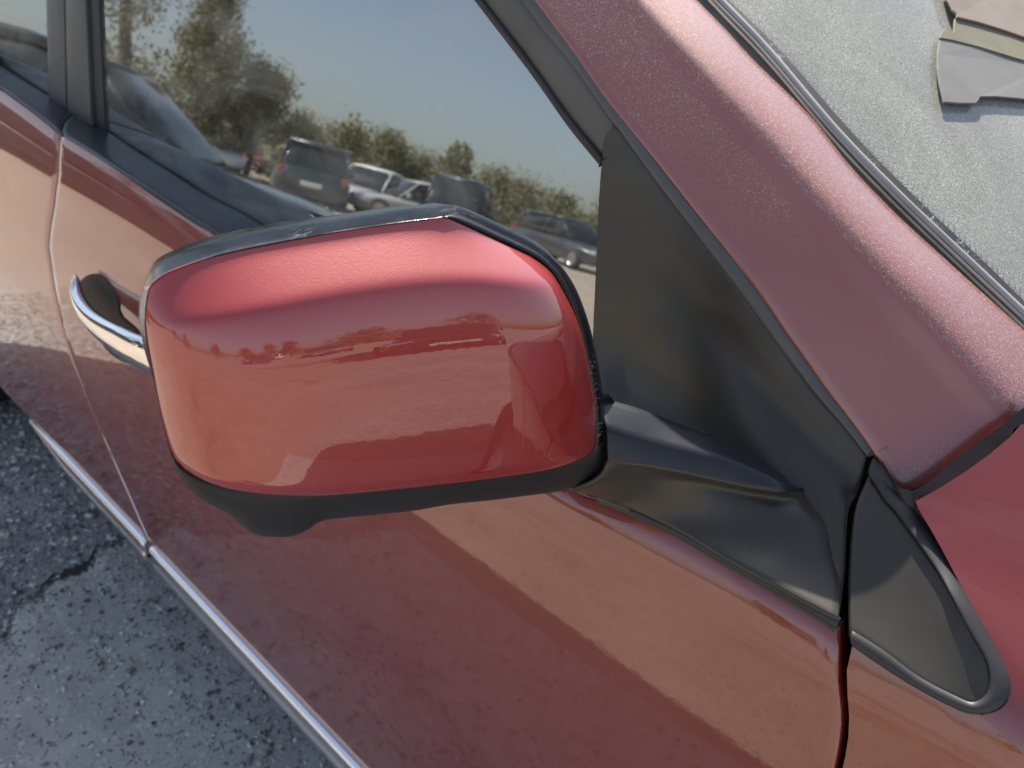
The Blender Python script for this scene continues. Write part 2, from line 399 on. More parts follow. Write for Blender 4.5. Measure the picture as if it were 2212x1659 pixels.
# ---- front door
gapR = [(-0.8532,-0.0236,1.1220),(-0.8549,-0.0343,1.0788),(-0.8776,-0.0367,1.0440),(-0.9246,-0.0369,0.9911),(-0.9563,-0.0375,0.9492),(-0.9597,-0.0375,0.9342),(-0.9700,-0.0373,0.8950),(-0.9753,-0.0369,0.8612),(-0.9749,-0.0366,0.8226),(-0.9733,-0.0359,0.7833),(-0.8913,-0.0042,0.4278)]
gapF = [(0.2010,0.0047,0.9987),(0.2092,-0.0034,0.9775),(0.2257,-0.0073,0.9110)]
x0 = gapF[-1][0]; gapF = gapF + [(x0+.012, S(x0+.012,.7), .70), (x0+.03, S(x0+.03,.5), .5), (x0+.03, S(x0+.03,.42), .42)]
topF = [(-0.8532,-0.0236,1.1220),(-0.7452,-0.0214,1.1119),(-0.6409,-0.0195,1.1007),(-0.5692,-0.0182,1.0915),(-0.5044,-0.0168,1.0837),(-0.4529,-0.0154,1.0778),(-0.2293,-0.0149,1.0383),(-0.1008,-0.0125,1.0179),(0.0010,-0.0084,1.0032),(0.0456,-0.0041,1.0064),(0.0975,-0.0003,1.0073),(0.1478,0.0012,1.0038),(0.2010,0.0047,0.9987)]
botF = [(gapR[-1][0], S(gapR[-1][0], .41), .41), (-.3, S(-.3,.41), .41), (gapF[-1][0], S(.2,.41), .42)]
gapR[-1] = botF[0]; botF[-1] = gapF[-1]
fd = lift(coons(topF, botF, gapR, gapF, 90, 60), S)
front_door = gridmesh('front_door', fd, M['paint'], PRT, flange=.02, r=.0025)
front_door['label'] = 'front door with the chrome handle and black mirror'
# ---- rear door
gapR2 = [(x-.005, S(x-.005, z), z) for x, y, z in gapR]
zt = lambda x: float(np.interp(x, BX, BZ))
topR = [(-2.0, S(-2.0, zt(-2.0)), zt(-2.0)-.004)] + [(-1.1718,-0.0291,1.1642),(-1.0606,-0.0269,1.1532),(-0.9628,-0.0248,1.1392),(-0.8569,-0.0230,1.1243)]
topR[0] = (topR[0][0], topR[0][1], topR[1][2]+.02)
botR = [(-1.50, S(-1.5,.41), .41), (-1.2, S(-1.2,.41), .41), gapR2[-1]]
leftR = [topR[0], (-2.02, S(-2.02,.95), .95), (-1.92, S(-1.92,.72), .72), (-1.62, S(-1.62,.58), .58), botR[0]]
topR[-1] = gapR2[0]
rd = lift(coons(topR, botR, leftR, gapR2, 60, 50), S)
rear_door = gridmesh('rear_door', rd, M['paint'], PRT, flange=.02, r=.0015)
# dark liners behind the gaps
for nm, xs_, zs_, off in (('door_gap_liner', (-1.06,-.84), (.40,1.12), .012), ('door_gap_liner', (.165,.31), (.30,.985), .030)):
    gg = np.array([[(x, S(x, z)+off, z) for z in np.linspace(zs_[0], zs_[1], 14)] for x in np.linspace(xs_[0], xs_[1], 6)])
    gridmesh(nm, gg, M['dark'], PRT)
# ---- front fender
fl = [(0.1763,0.0608,1.0589),(0.1914,0.0334,1.0324),(0.2066,0.0087,1.0040),(0.2123,0.0039,0.9947),(0.2149,-0.0019,0.9809),(0.2313,-0.0066,0.9159)]
xf = fl[-1][0]; fl = fl + [(xf+.012, 0, .70), (xf+.03, 0, .5), (xf+.03, 0, .36)]
rimo = [(0.2070,0.0711,1.0622),(0.2126,0.0677,1.0578),(0.2317,0.0576,1.0458),(0.2525,0.0443,1.0327),(0.2701,0.0340,1.0225),(0.2809,0.0272,1.0153),(0.2865,0.0220,1.0096),(0.2884,0.0171,1.0039),(0.2865,0.0125,0.9977),(0.2806,0.0087,0.9921)]
tipE = rimo[-1]; split = [tipE, (tipE[0]+.10, 0, .96), (.6,0,.90), (1.0,0,.86), (1.46,0,.78)]
ftop = [(0.2070,0.0711,1.0622),(0.2135,0.0800,1.0693),(0.2215,0.0921,1.0792),(0.2282,0.1036,1.0894),(0.2348,0.1153,1.0997),(0.2387,0.1257,1.1093)] + [(.27,0,1.115),(.42,0,1.108),(.8,0,1.06),(1.1,0,1.0),(1.4,0,.91)]
f1 = coons(ftop, split, rimo, [(1.4,0,.91), (1.44,0,.85), (1.46,0,.78)], 80, 50, sm=(1,1,1,1))
low = [(0.2123,0.0039,0.9947),(0.2262,0.0042,0.9923),(0.2483,0.0048,0.9898),(0.2720,0.0066,0.9894),(0.2806,0.0087,0.9921)] + split[1:]
f2 = coons(low, [fl[-1], (.45,0,.36), (.56,0,.37), (.58,0,.50), (.70,0,.66), (.85,0,.73), (1.05,0,.73), (1.22,0,.64), (1.32,0,.45), (1.42,0,.42)], fl[3:], [(1.46,0,.78),(1.46,0,.6),(1.42,0,.42)], 120, 44, sm=(1,1,1,1))
f1, f2 = lift(f1, S), lift(f2, S)
lf = f2
o1 = gridmesh('front_fender', f1, M['paint'], None, r=.002); o2 = gridmesh('front_fender', f2, M['paint'], PRT, flange=0)
V1 = [v.co[:] for v in o1.data.vertices]; F1 = [tuple(p.vertices) for p in o1.data.polygons]; V2 = [v.co[:] for v in o2.data.vertices]; F2 = [tuple(k+len(V1) for k in p.vertices) for p in o2.data.polygons]
for o_ in (o1, o2): bpy.data.objects.remove(o_)
fender = mesh('front_fender', V1+V2, F1+F2, M['paint'], PRT)
# returned edges: along the door gap and round the triangular panel
def lip(name, pts, d, mt, parent, n=60, w0=(0,0,0)):
    P = cr(pts, n); P = np.array([[p[0], S(p[0], p[2]), p[2]] for p in P]); w0 = np.array(w0)
    g = np.stack([P, P+np.array(d)*.12+w0*.5, P+np.array(d)*.35+w0, P+np.array(d)+w0], 1); return gridmesh(name, g, mt, parent)
lip('fender_edge', fl[3:], (0,.022,0), M['paint'], fender, w0=(-.0012,0,0))
lip('fender_edge', rimo + [(0.2720,0.0066,0.9894),(0.2483,0.0048,0.9898),(0.2262,0.0042,0.9923),(0.2123,0.0039,0.9947)], (-.004,.012,0), M['paint'], fender, 100)
lip('fender_edge', ftop[:7], (-.002,.012,-.018), M['paint'], fender)
# fender's upper return under the pillar seam and the seam's dark bottom
sb = np.array([[np.array(p)+np.array(q)*k for k in (0, .5, 1)] for p, q in zip(cr([(0.1765,0.0874,1.0732),(0.1999,0.0804,1.0612),(0.2159,0.1074,1.0835),(0.2341,0.1411,1.1132),(0.2454,0.1629,1.1328)], 20), np.tile([[.03,-.012,-.03]], (20,1)))])
gridmesh('seam_liner', sb, M['seal'], PRT)

# ---- door window, frames
glb = [(-0.8804,0.0426,1.1188),(-0.8119,0.0456,1.1072),(-0.7248,0.0497,1.0949),(-0.6322,0.0540,1.0810),(-0.5567,0.0582,1.0740),(-0.4990,0.0608,1.0654),(-0.3547,0.0673,1.0424),(-0.1928,0.0747,1.0180),(-0.0399,0.0821,0.9973)]
glf = [(-0.0836,0.1138,1.2095),(-0.0797,0.1093,1.1799),(-0.0715,0.1029,1.1377),(-0.0694,0.1011,1.1259),(-0.0565,0.0920,1.0645),(-0.0399,0.0821,0.9973)]
glt = [(-0.8855,0.0636,1.2486),(-0.8932,0.0684,1.2815)] 
tp = [(-0.0836,0.1138,1.2095),(-0.1265,0.1153,1.2370),(-0.1734,0.1178,1.2725),(-0.2337,0.1205,1.3146)]
d_ = (np.array(tp[-1])-np.array(tp[0])); d_ /= np.linalg.norm(d_)
xt = -.46; t_ = (xt-tp[-1][0])/d_[0]; ptop = tuple(np.array(tp[-1])+d_*t_*.98)
bpu = np.array(glt[1])-np.array([(-0.8804,0.0426,1.1188)][0]); bpu /= np.linalg.norm(bpu)
ztop = 1.52
bt = np.array([(-0.8804,0.0426,1.1188)][0]); bt2 = bt+bpu*((ztop-bt[2])/bpu[2])
frontedge = [tp[0], tp[1], tp[2], tp[3], ptop, (-.62, 0, 1.515), (-.75, 0, 1.525), tuple(bt2)]
gt = coons(frontedge[::-1], glb, [tuple(bt2), tuple(bt)], glf, 60, 30, sm=(1,1,0,0))
win = gridmesh('door_window', lift(gt, G, 0.0), M['glass'], front_door)
win2 = None
# belt moulding: rubber strip from the painted edge up to the glass
def strip(name, lo, hi, bulge, mt, parent, nu=70, nv=9, out=(0,-1,0), flange=.004):
    a = cr(lo, nu); c = cr(hi, nu); g = np.zeros((nu, nv, 3)); o = np.array(out, float); o /= np.linalg.norm(o)
    for j in range(nv):
        t = j/(nv-1); bb = bulge*(math.sin(math.pi*min(1, t*1.0)))**.6
        g[:, j] = a*(1-t)+c*t+o*bb
    return gridmesh(name, g, mt, parent, out=out, flange=flange)
lo_ = [(-0.8458,-0.0238,1.1231),(-0.7438,-0.0216,1.1138),(-0.6399,-0.0196,1.1030),(-0.5684,-0.0182,1.0937),(-0.5037,-0.0168,1.0858),(-0.4521,-0.0156,1.0795),(-0.2288,-0.0152,1.0399),(-0.1005,-0.0128,1.0194),(0.0027,-0.0081,1.0056)]
hi_ = [(-0.9600,0.0350,1.1311),(-0.9103,0.0374,1.1241),(-0.8628,0.0399,1.1191),(-0.7954,0.0428,1.1077),(-0.7118,0.0467,1.0953),(-0.6214,0.0509,1.0819),(-0.5468,0.0550,1.0750),(-0.4898,0.0577,1.0665),(-0.3477,0.0640,1.0436),(-0.1874,0.0714,1.0195),(-0.0344,0.0777,0.9925)]
strip('belt_moulding', lo_, hi_, .006, M['belt'], front_door, out=(0,-.9,.45))
lo2 = [(-1.1909,-0.0285,1.1715),(-1.0600,-0.0258,1.1589),(-0.9421,-0.0237,1.1407),(-0.8505,-0.0235,1.1247)]
hi2 = [(-1.3214,0.0172,1.1906),(-1.2124,0.0219,1.1718),(-1.1118,0.0263,1.1557),(-1.0145,0.0309,1.1415),(-0.9597,0.0332,1.1319)]
strip('belt_moulding', [(-1.9, S(-1.9,1.14), 1.145)]+lo2, [(-1.9, G(-1.9,1.19)-.004, 1.19)]+hi2, .006, M['belt'], rear_door, out=(0,-.9,.45))
# B pillar: rear door frame, front door frame, each with its own curved face
def up_ext(p0, p1, z=1.53):
    a, b_ = np.array(p0), np.array(p1); d = (b_-a)/np.linalg.norm(b_-a); return [tuple(a), tuple(b_), tuple(a+d*(z-a[2])/d[2])]
def post(name, L, Rr, mt, parent, off, bul, nu=24):
    a = cr(up_ext(*L), nu); b_ = cr(up_ext(*Rr), nu); nv = 9; g = np.zeros((nu, nv, 3))
    for j in range(nv):
        t = j/(nv-1); g[:, j] = a*(1-t)+b_*t; g[:, j, 1] -= off+bul*math.sin(math.pi*t)**.5
    return gridmesh(name, g, mt, parent, flange=.01, r=.001)
post('door_frame', ([(-1.0307,0.0351,1.1373)][0], [(-1.0283,0.0578,1.2747)][0]), ([(-0.9793,0.0375,1.1303)][0], [(-0.9741,0.0620,1.2775)][0]), M['frame'], rear_door, .010, .002)
post('door_frame', ([(-0.9722,0.0378,1.1287)][0], [(-0.9686,0.0625,1.2777)][0]), ([(-0.9030,0.0413,1.1205)][0], [(-0.9125,0.0669,1.2806)][0]), M['frame'], front_door, .010, .003)
post('glass_channel', ([(-0.9043,0.0415,1.1222)][0], [(-0.9138,0.0668,1.2805)][0]), ([(-0.8766,0.0423,1.1150)][0], [(-0.8882,0.0688,1.2818)][0]), M['seal'], front_door, .004, .001)
# frame along the pillar, from the roof down to the mirror corner
def ext_line(pts, d, L): return [tuple(np.array(pts[0])+np.array(d)*L)]+list(pts)
fi = [(-0.2262,0.1130,1.3148),(-0.1668,0.1104,1.2733),(-0.1205,0.1079,1.2382),(-0.0783,0.1065,1.2112)]
fm = [(-0.1800,0.1137,1.3170),(-0.1470,0.1120,1.2927),(-0.1193,0.1110,1.2744),(-0.0739,0.1084,1.2389)]
fo = [(-0.1662,0.1168,1.3178),(-0.1248,0.1146,1.2870),(-0.0894,0.1125,1.2588),(-0.0626,0.1113,1.2400)]
def extend(P, z=1.55):
    a, b_ = np.array(P[0]), np.array(P[1]); d = a-b_; d /= np.linalg.norm(d); L = (z-a[2])/d[2]; k = max(1, int(L/.05)); return [tuple(a+d*L*(k-i)/k) for i in range(k)]+list(P)
fi, fm, fo = extend(fi, 1.53), extend(fm, 1.55), extend(fo, 1.56)
strip('window_frame', fi, fm, .002, M['frame'], front_door, nu=40, flange=.008)
fip = [(-0.2233,0.1102,1.3148),(-0.1643,0.1076,1.2736),(-0.1183,0.1052,1.2387),(-0.0763,0.1037,1.2118)]; fip2 = [(-0.2183,0.1106,1.3151),(-0.1597,0.1080,1.2740),(-0.1140,0.1056,1.2393),(-0.0771,0.1042,1.2151)]
strip('glass_seal_lip', extend(fip, 1.53), extend(fip2, 1.53), .003, M['seal'], front_door, nu=40, flange=.008)
so_ = [(-0.0597,0.1112,1.2378),(-0.0331,0.1100,1.2190),(-0.0063,0.1087,1.1996),(0.0434,0.1065,1.1649),(0.0683,0.1052,1.1464),(0.0917,0.1037,1.1271),(0.1127,0.1026,1.1110),(0.1306,0.1015,1.0969),(0.1512,0.1006,1.0826),(0.1676,0.0997,1.0698)]
si_ = [(-0.0711,0.1075,1.2384),(-0.0441,0.1060,1.2178),(-0.0175,0.1046,1.1978),(0.0331,0.1022,1.1613),(0.0587,0.1009,1.1425),(0.0838,0.0995,1.1229),(0.1054,0.0984,1.1068),(0.1250,0.0974,1.0926),(0.1480,0.0967,1.0785),(0.1672,0.0959,1.0651)]
strip('pillar_seal', fo+so_[0:], fm+si_[0:], .0025, M['frame'], front_door, nu=120, nv=7, flange=.006)

# ---- mirror corner (sail) panel
sl_l = [(-0.0776,0.1048,1.2252),(-0.0766,0.1031,1.2142),(-0.0718,0.0983,1.1830),(-0.0637,0.0922,1.1418),(-0.0578,0.0875,1.1111),(-0.0495,0.0814,1.0701)] + [(-0.0333,0.0668,1.0407)] + [(-0.0044,0.0356,1.0192)] + [(0.0250,0.0031,1.0030)]
sl_t = [(-0.0776,0.1048,1.2252),(-0.0770,0.1058,1.2310),(-0.0739,0.1067,1.2350),(-0.0697,0.1072,1.2363),(-0.0430,0.1059,1.2167),(-0.0165,0.1045,1.1967),(0.0345,0.1021,1.1600),(0.0601,0.1008,1.1412),(0.0852,0.0994,1.1216),(0.1067,0.0983,1.1056),(0.1263,0.0973,1.0914),(0.1488,0.0967,1.0778),(0.1667,0.0958,1.0649)]
sl_b = [(0.0313,-0.0064,1.0109),(0.0455,-0.0051,1.0116),(0.0579,-0.0035,1.0128),(0.0963,-0.0003,1.0139),(0.1253,0.0005,1.0121),(0.1541,0.0019,1.0107),(0.1790,0.0038,1.0084),(0.1994,0.0056,1.0068)]
sl_r = [(0.1665,0.1008,1.0609)] + [(0.1701,0.0866,1.0434)] + [(0.1724,0.0695,1.0360)] + [(0.1881,0.0369,1.0142)] + [(0.1962,0.0167,1.0060)] + [(0.1994,0.0056,1.0068)]
sl_l[-1] = sl_b[0]; sl_r[0] = sl_t[-1]
sg_ = coons(sl_t, sl_b, sl_l, sl_r, 80, 70, sm=(1,1,1,1))
nuu, nvv = sg_.shape[:2]
for i in range(nuu):
    for j in range(nvv):
        v = j/(nvv-1); u = i/(nuu-1)
        e = max(0, v-.10)*min(1, (1-v)*3.5)*min(1, u*7)*min(1, (1-u)*6)
        sg_[i, j, 1] += .010*e*1.3
sail = gridmesh('mirror_corner_panel', sg_, M['sail'], front_door, flange=.006, r=.0015)
# rubber lip under the corner panel
lp_lo = [(0.0576,-0.0025,1.0098),(0.0975,-0.0006,1.0086),(0.1231,0.0003,1.0071),(0.1475,0.0011,1.0055),(0.1760,0.0033,1.0034),(0.2008,0.0047,1.0004)]
lp_hi = [(0.0596,-0.0045,1.0142),(0.0969,-0.0015,1.0149),(0.1258,-0.0007,1.0131),(0.1545,0.0007,1.0117),(0.1793,0.0025,1.0094),(0.2004,0.0042,1.0074)]
strip('corner_seal', lp_lo, lp_hi, .003, M['seal'], front_door, nu=50, nv=7, out=(0,-.8,-.3), flange=.003)

# ---- triangular panel on the fender with its rubber rim
to = [(0.1722,0.0944,1.0664),(0.1802,0.0907,1.0638),(0.1950,0.0810,1.0570),(0.2095,0.0746,1.0525),(0.2315,0.0611,1.0430)] + [(0.2528,0.0423,1.0335)] + [(0.2704,0.0315,1.0237),(0.2810,0.0247,1.0167),(0.2863,0.0197,1.0113),(0.2880,0.0149,1.0061),(0.2860,0.0102,1.0003),(0.2804,0.0062,0.9948),(0.2719,0.0040,0.9922),(0.2484,0.0021,0.9924),(0.2266,0.0014,0.9947),(0.2132,0.0014,0.9972)]
ti = [(0.1758,0.0816,1.0596),(0.1824,0.0778,1.0569),(0.1908,0.0726,1.0532),(0.2002,0.0686,1.0504),(0.2297,0.0517,1.0386)] + [(0.2440,0.0399,1.0333)] + [(0.2568,0.0307,1.0261),(0.2665,0.0253,1.0205),(0.2726,0.0215,1.0165),(0.2775,0.0161,1.0107),(0.2790,0.0110,1.0049),(0.2758,0.0068,0.9996),(0.2697,0.0054,0.9984),(0.2500,0.0038,0.9987),(0.2279,0.0043,1.0025),(0.2103,0.0037,1.0047)]
a = cr(to, 110); c = cr(ti, 110); g = np.zeros((110, 8, 3))
for j in range(8):
    t = j/7; g[:, j] = a*(1-t)+c*t; g[:, j, 1] -= .0028*math.sin(math.pi*t)**.6
rim_ = gridmesh('quarter_panel_seal', g, M['seal'], fender, flange=.005, r=.0008)
tl = [(0.1754,0.0836,1.0585),(0.1796,0.0628,1.0434),(0.1946,0.0321,1.0212)] + [(0.2097,0.0048,1.0035)]
tpn = coons([(0.1750,0.0855,1.0574),(0.1816,0.0816,1.0547),(0.1900,0.0763,1.0510),(0.1996,0.0723,1.0482),(0.2293,0.0553,1.0362)] + [(0.2566,0.0328,1.0245),(0.2664,0.0274,1.0189),(0.2719,0.0240,1.0152),(0.2771,0.0186,1.0092)],
            [(0.2097,0.0048,1.0035),(0.2277,0.0056,1.0015),(0.2499,0.0051,0.9976),(0.2639,0.0062,0.9972),(0.2728,0.0073,0.9977),(0.2773,0.0093,1.0002),(0.2790,0.0122,1.0039)], tl, [(0.2771,0.0186,1.0092),(0.2784,0.0166,1.0069),(0.2790,0.0134,1.0029)], 50, 26)
for i in range(50):
    for j in range(26): tpn[i, j, 1] += .0025*math.sin(math.pi*i/49)**.5*math.sin(math.pi*j/25)**.7*(1-i/60)
gridmesh('quarter_panel', tpn, M['sail'], fender, flange=.002)

# ---- windscreen pillar
pl = [(-0.1644,0.1159,1.3178),(-0.1231,0.1138,1.2871),(-0.0879,0.1117,1.2590),(-0.0554,0.1102,1.2362),(-0.0330,0.1093,1.2210),(-0.0063,0.1081,1.2020),(0.0433,0.1059,1.1670),(0.0685,0.1046,1.1486),(0.0915,0.1031,1.1293),(0.1125,0.1019,1.1132),(0.1303,0.1009,1.0991),(0.1511,0.0999,1.0843),(0.1684,0.0990,1.0712)] + [(0.1846,0.0970,1.0578),(0.1939,0.0961,1.0528)]
pu = [(-0.0836,0.2168,1.3249),(-0.0516,0.2161,1.3045),(-0.0202,0.2134,1.2839),(0.0293,0.2142,1.2530),(0.0736,0.2052,1.2222),(0.1145,0.2035,1.1960),(0.1491,0.2062,1.1751),(0.1653,0.2076,1.1653),(0.2110,0.2118,1.1379)]
dU = np.array(pu[-1])-np.array(pu[-2]); pu = pu+[tuple(np.array(pu[-1])+dU*.35)]
pl = extend(pl, 1.57); pu = extend(pu, 1.64)
a = cr(pl, 90); c = cr(pu, 90)
bl = cr([pl[-1]] + [(0.1971,0.0979,1.0537),(0.2103,0.1125,1.0665),(0.2245,0.1354,1.0892),(0.2339,0.1523,1.1064)] + [pu[-1]], 22)
tl0 = cr([pl[0], pu[0]], 22)
g = coons(pl, pu, [tuple(q) for q in tl0], [tuple(q) for q in bl], 90, 22)
for i in range(90):
    for j in range(22):
        t = j/21; e = math.sin(math.pi*t**1.22)**.9
        f_ = 1 if i < 80 else (89-i)/9
        g[i, j] += np.array([.18,-.55,.55])*.0105*e*f_
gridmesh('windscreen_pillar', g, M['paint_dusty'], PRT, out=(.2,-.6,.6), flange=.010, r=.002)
# ---- windscreen groove, bright bead, glass
mc = extend([(-0.0735,0.2361,1.3260),(-0.0219,0.2330,1.2925),(0.0501,0.2214,1.2435),(0.1059,0.2191,1.2077),(0.1568,0.2210,1.1763),(0.2060,0.2231,1.1460)], 1.62)
mc2 = extend([(-0.0767,0.2308,1.3257),(-0.0280,0.2287,1.2944),(0.0422,0.2186,1.2469),(0.1002,0.2152,1.2094),(0.1530,0.2158,1.1763),(0.2079,0.2190,1.1428)], 1.62)
gi = extend([(-0.0887,0.2218,1.3248),(-0.0229,0.2192,1.2826),(0.0719,0.2109,1.2203),(0.1483,0.2117,1.1725),(0.2109,0.2170,1.1348)], 1.62); go = extend([(-0.0797,0.2427,1.3259),(-0.0257,0.2412,1.2914),(0.0470,0.2299,1.2421),(0.1038,0.2272,1.2055),(0.1553,0.2291,1.1737),(0.2052,0.2313,1.1430)], 1.62)
def ext2(P, L=.10): d = np.array(P[-1])-np.array(P[-2]); d /= np.linalg.norm(d); return list(P)+[tuple(np.array(P[-1])+d*L*i/3) for i in (1,2,3)]
strip('windscreen_groove', ext2(gi), ext2(go), .0, M['grime'], PRT, nu=60, nv=3, out=(.5,-.26,.8), flange=0)
tube('windscreen_moulding', ext2(mc), .0030, M['bead'], PRT, n=14, segs=90, up=WN, flat=.8)
tube('moulding_lip', ext2(mc2), .0011, M['bead'], PRT, n=8, segs=90, up=WN)
ei = ext2(extend([(-0.0776,0.2434,1.3260),(-0.0254,0.2402,1.2922),(0.0474,0.2285,1.2426),(0.1039,0.2262,1.2063),(0.1553,0.2281,1.1745),(0.2051,0.2302,1.1439)], 1.62), .2)
E_ = cr(ei, 40); nU = 40; nV = 40; g = np.zeros((nU, nV, 3))
for i in range(nU):
    y0 = E_[i, 1]; H = YC-y0
    for j in range(nV):
        s = j/(nV-1)*2; q = H*(1-(1-s)**2)  # symmetric arc
        k = H/2*.376
        g[i, j] = (E_[i, 0]+k*(1-(1-s)**2), y0+H*s, E_[i, 2]+.043*(1-(1-s)**2)*H)
ws = gridmesh('windscreen', g, M['ws'], PRT, out=(.5,-.2,.8))
# black ceramic border with its dots
fb = extend([(-0.0721,0.2478,1.3264),(-0.0173,0.2473,1.2918),(0.0534,0.2367,1.2439),(0.1113,0.2343,1.2067),(0.1640,0.2363,1.1742),(0.2018,0.2362,1.1504)], 1.62)
fb0 = extend([(-0.0748,0.2414,1.3261),(-0.0229,0.2382,1.2924),(0.0496,0.2265,1.2430),(0.1057,0.2242,1.2070),(0.1569,0.2260,1.1753),(0.2064,0.2281,1.1448)], 1.62)
fw = extend([(-0.0693,0.2542,1.3268),(-0.0130,0.2564,1.2921),(0.0589,0.2473,1.2439),(0.1165,0.2439,1.2065),(0.1679,0.2429,1.1739),(0.2079,0.2464,1.1498)], 1.62)
strip('ceramic_border', fb0, fb, 0, M['frit'], ws, nu=50, nv=3, out=(.5,-.26,.8), flange=0)
vs = []; fs = []; A_ = cr(fb, 170); B_ = cr(fw, 170)
for i in range(0, 170):
    for k, t in enumerate((.12, .38, .64, .88)):
        c0 = A_[i]*(1-t)+B_[i]*t
        if k % 2: c0 = c0+(A_[min(i+1,169)]-A_[i])*.5
        r = .00085*(1-.55*t); b0 = len(vs); ax = np.cross(WN, [0,0,1]); ax /= np.linalg.norm(ax); ay = np.cross(WN, ax)
        for q in range(6): vs.append(c0+ax*math.cos(q*1.047)*r+ay*math.sin(q*1.047)*r)
        fs.append(tuple(range(b0, b0+6)))
dts = mesh('border_dots', vs, fs, M['frit'], ws, smooth=False); dts['kind'] = 'stuff'
# stand-in for an unidentified grey and olive shape on the windscreen, built as thin slabs
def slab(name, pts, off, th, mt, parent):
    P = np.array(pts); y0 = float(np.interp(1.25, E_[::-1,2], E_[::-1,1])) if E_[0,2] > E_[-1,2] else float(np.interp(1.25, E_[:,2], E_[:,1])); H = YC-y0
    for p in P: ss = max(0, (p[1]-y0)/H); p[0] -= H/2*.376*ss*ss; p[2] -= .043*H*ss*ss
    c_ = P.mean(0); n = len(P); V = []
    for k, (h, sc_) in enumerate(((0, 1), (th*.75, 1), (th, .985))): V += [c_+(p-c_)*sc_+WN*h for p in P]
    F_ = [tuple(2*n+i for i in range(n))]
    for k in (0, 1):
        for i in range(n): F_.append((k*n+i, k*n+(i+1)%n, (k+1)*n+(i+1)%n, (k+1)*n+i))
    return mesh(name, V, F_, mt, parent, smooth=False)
ws_patch = empty('windscreen_patch', (0,0,0)); tag(ws_patch, 'unidentified grey patch with olive and tan bands on the dusty windscreen', 'patch')
slab('patch_panel', [(0.0523,0.4298,1.3094),(0.0594,0.4028,1.2963),(0.0667,0.3825,1.2851),(0.0756,0.3648,1.2738),(0.0862,0.3480,1.2617),(0.0951,0.3639,1.2612),(0.1041,0.3821,1.2615),(0.1046,0.3881,1.2631),(0.1040,0.3967,1.2663),(0.1131,0.4162,1.2668),(0.1270,0.4415,1.2662),(0.1588,0.4966,1.2640),(0.1406,0.5498,1.2927),(0.1031,0.5027,1.3011),(0.0809,0.4711,1.3048),(0.0602,0.4425,1.3085)], 0, .0015, mat_simple('patch_grey', (.17,.17,.17), .8), ws_patch)
slab('patch_band', [(0.0517,0.4363,1.3132),(0.0533,0.4257,1.3087),(0.0614,0.4389,1.3079),(0.0820,0.4674,1.3041),(0.1051,0.4963,1.2989),(0.1419,0.5444,1.2913),(0.1295,0.5807,1.3109),(0.0913,0.5317,1.3191),(0.0706,0.5058,1.3237),(0.0523,0.4783,1.3264),(0.0553,0.4662,1.3206),(0.0587,0.4532,1.3142),(0.0542,0.4443,1.3142)], 0, .0015, mat_simple('patch_olive', (.17,.16,.11), .8), ws_patch)
slab('patch_top', [(0.0281,0.5168,1.3564),(0.0406,0.4913,1.3404),(0.0478,0.4818,1.3327),(0.0526,0.4811,1.3295),(0.0540,0.4767,1.3272),(0.0710,0.5025,1.3248),(0.0913,0.5290,1.3206),(0.1299,0.5764,1.3117),(0.0893,0.6948,1.3754)], 0, .002, mat_simple('patch_tan', (.20,.165,.14), .8), ws_patch)

# ---- exterior door handle with its recess
hd = empty('door_handle', (0,0,0), front_door)
hc = [(-0.8224,-0.0696,0.9457),(-0.8062,-0.0694,0.9226),(-0.7435,-0.0686,0.9091),(-0.6622,-0.0676,0.9078),(-0.5844,-0.0665,0.9140),(-0.5168,-0.0655,0.9220)]
H = cr(hc, 50); vs = []; fs = []; n = 20
for i in range(50):
    t = i/49; t2 = H[min(i+1, 49)]-H[max(i-1, 0)]; t2 /= np.linalg.norm(t2)
    dep = S(H[i,0], H[i,2])-.003-H[i,1]
    wz = (.005+.018*min(1, t*1.7)**.7)*math.sin(math.pi*min(.5, (1-t)*3+.06))**.5*(min(1, t*12+.15))**.5
    wy = .008*(1-(2*t-1)**6)**.5+.0015
    up_ = np.array([-t2[2], 0, t2[0]]); up_ /= np.linalg.norm(up_); ou = np.array([0,-1,0])
    arch = -.018*(abs(2*t-1))**3.0
    for k in range(n):
        an = 2*math.pi*k/n; cx, sy = math.cos(an), math.sin(an)
        vs.append(H[i]+up_*wz*math.copysign(abs(cx)**.8, cx)+ou*(wy*math.copysign(abs(sy)**.9, sy)+arch))
for i in range(49):
    for k in range(n): fs.append((i*n+k, i*n+(k+1)%n, (i+1)*n+(k+1)%n, (i+1)*n+k))
fs += [tuple(range(n))[::-1], tuple(49*n+k for k in range(n))]
hbar = mesh('door_handle', vs, fs, M['chrome'], front_door); bpy.data.objects.remove(hd)
# recess cup: flat dish just proud of the skin with rolled rim, its depth painted dark
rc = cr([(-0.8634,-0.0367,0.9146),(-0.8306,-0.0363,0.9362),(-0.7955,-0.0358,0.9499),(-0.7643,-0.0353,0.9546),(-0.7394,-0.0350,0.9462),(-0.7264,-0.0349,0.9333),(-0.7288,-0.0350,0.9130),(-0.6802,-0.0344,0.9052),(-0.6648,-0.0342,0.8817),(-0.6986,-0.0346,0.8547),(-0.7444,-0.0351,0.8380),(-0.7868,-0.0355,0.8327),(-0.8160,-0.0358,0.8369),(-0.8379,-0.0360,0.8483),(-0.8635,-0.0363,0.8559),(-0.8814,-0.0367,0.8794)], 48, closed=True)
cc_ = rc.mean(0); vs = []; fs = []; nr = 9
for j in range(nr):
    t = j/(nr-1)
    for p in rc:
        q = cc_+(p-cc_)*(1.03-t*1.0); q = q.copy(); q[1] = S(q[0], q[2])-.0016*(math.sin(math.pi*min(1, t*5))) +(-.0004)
        vs.append(q)
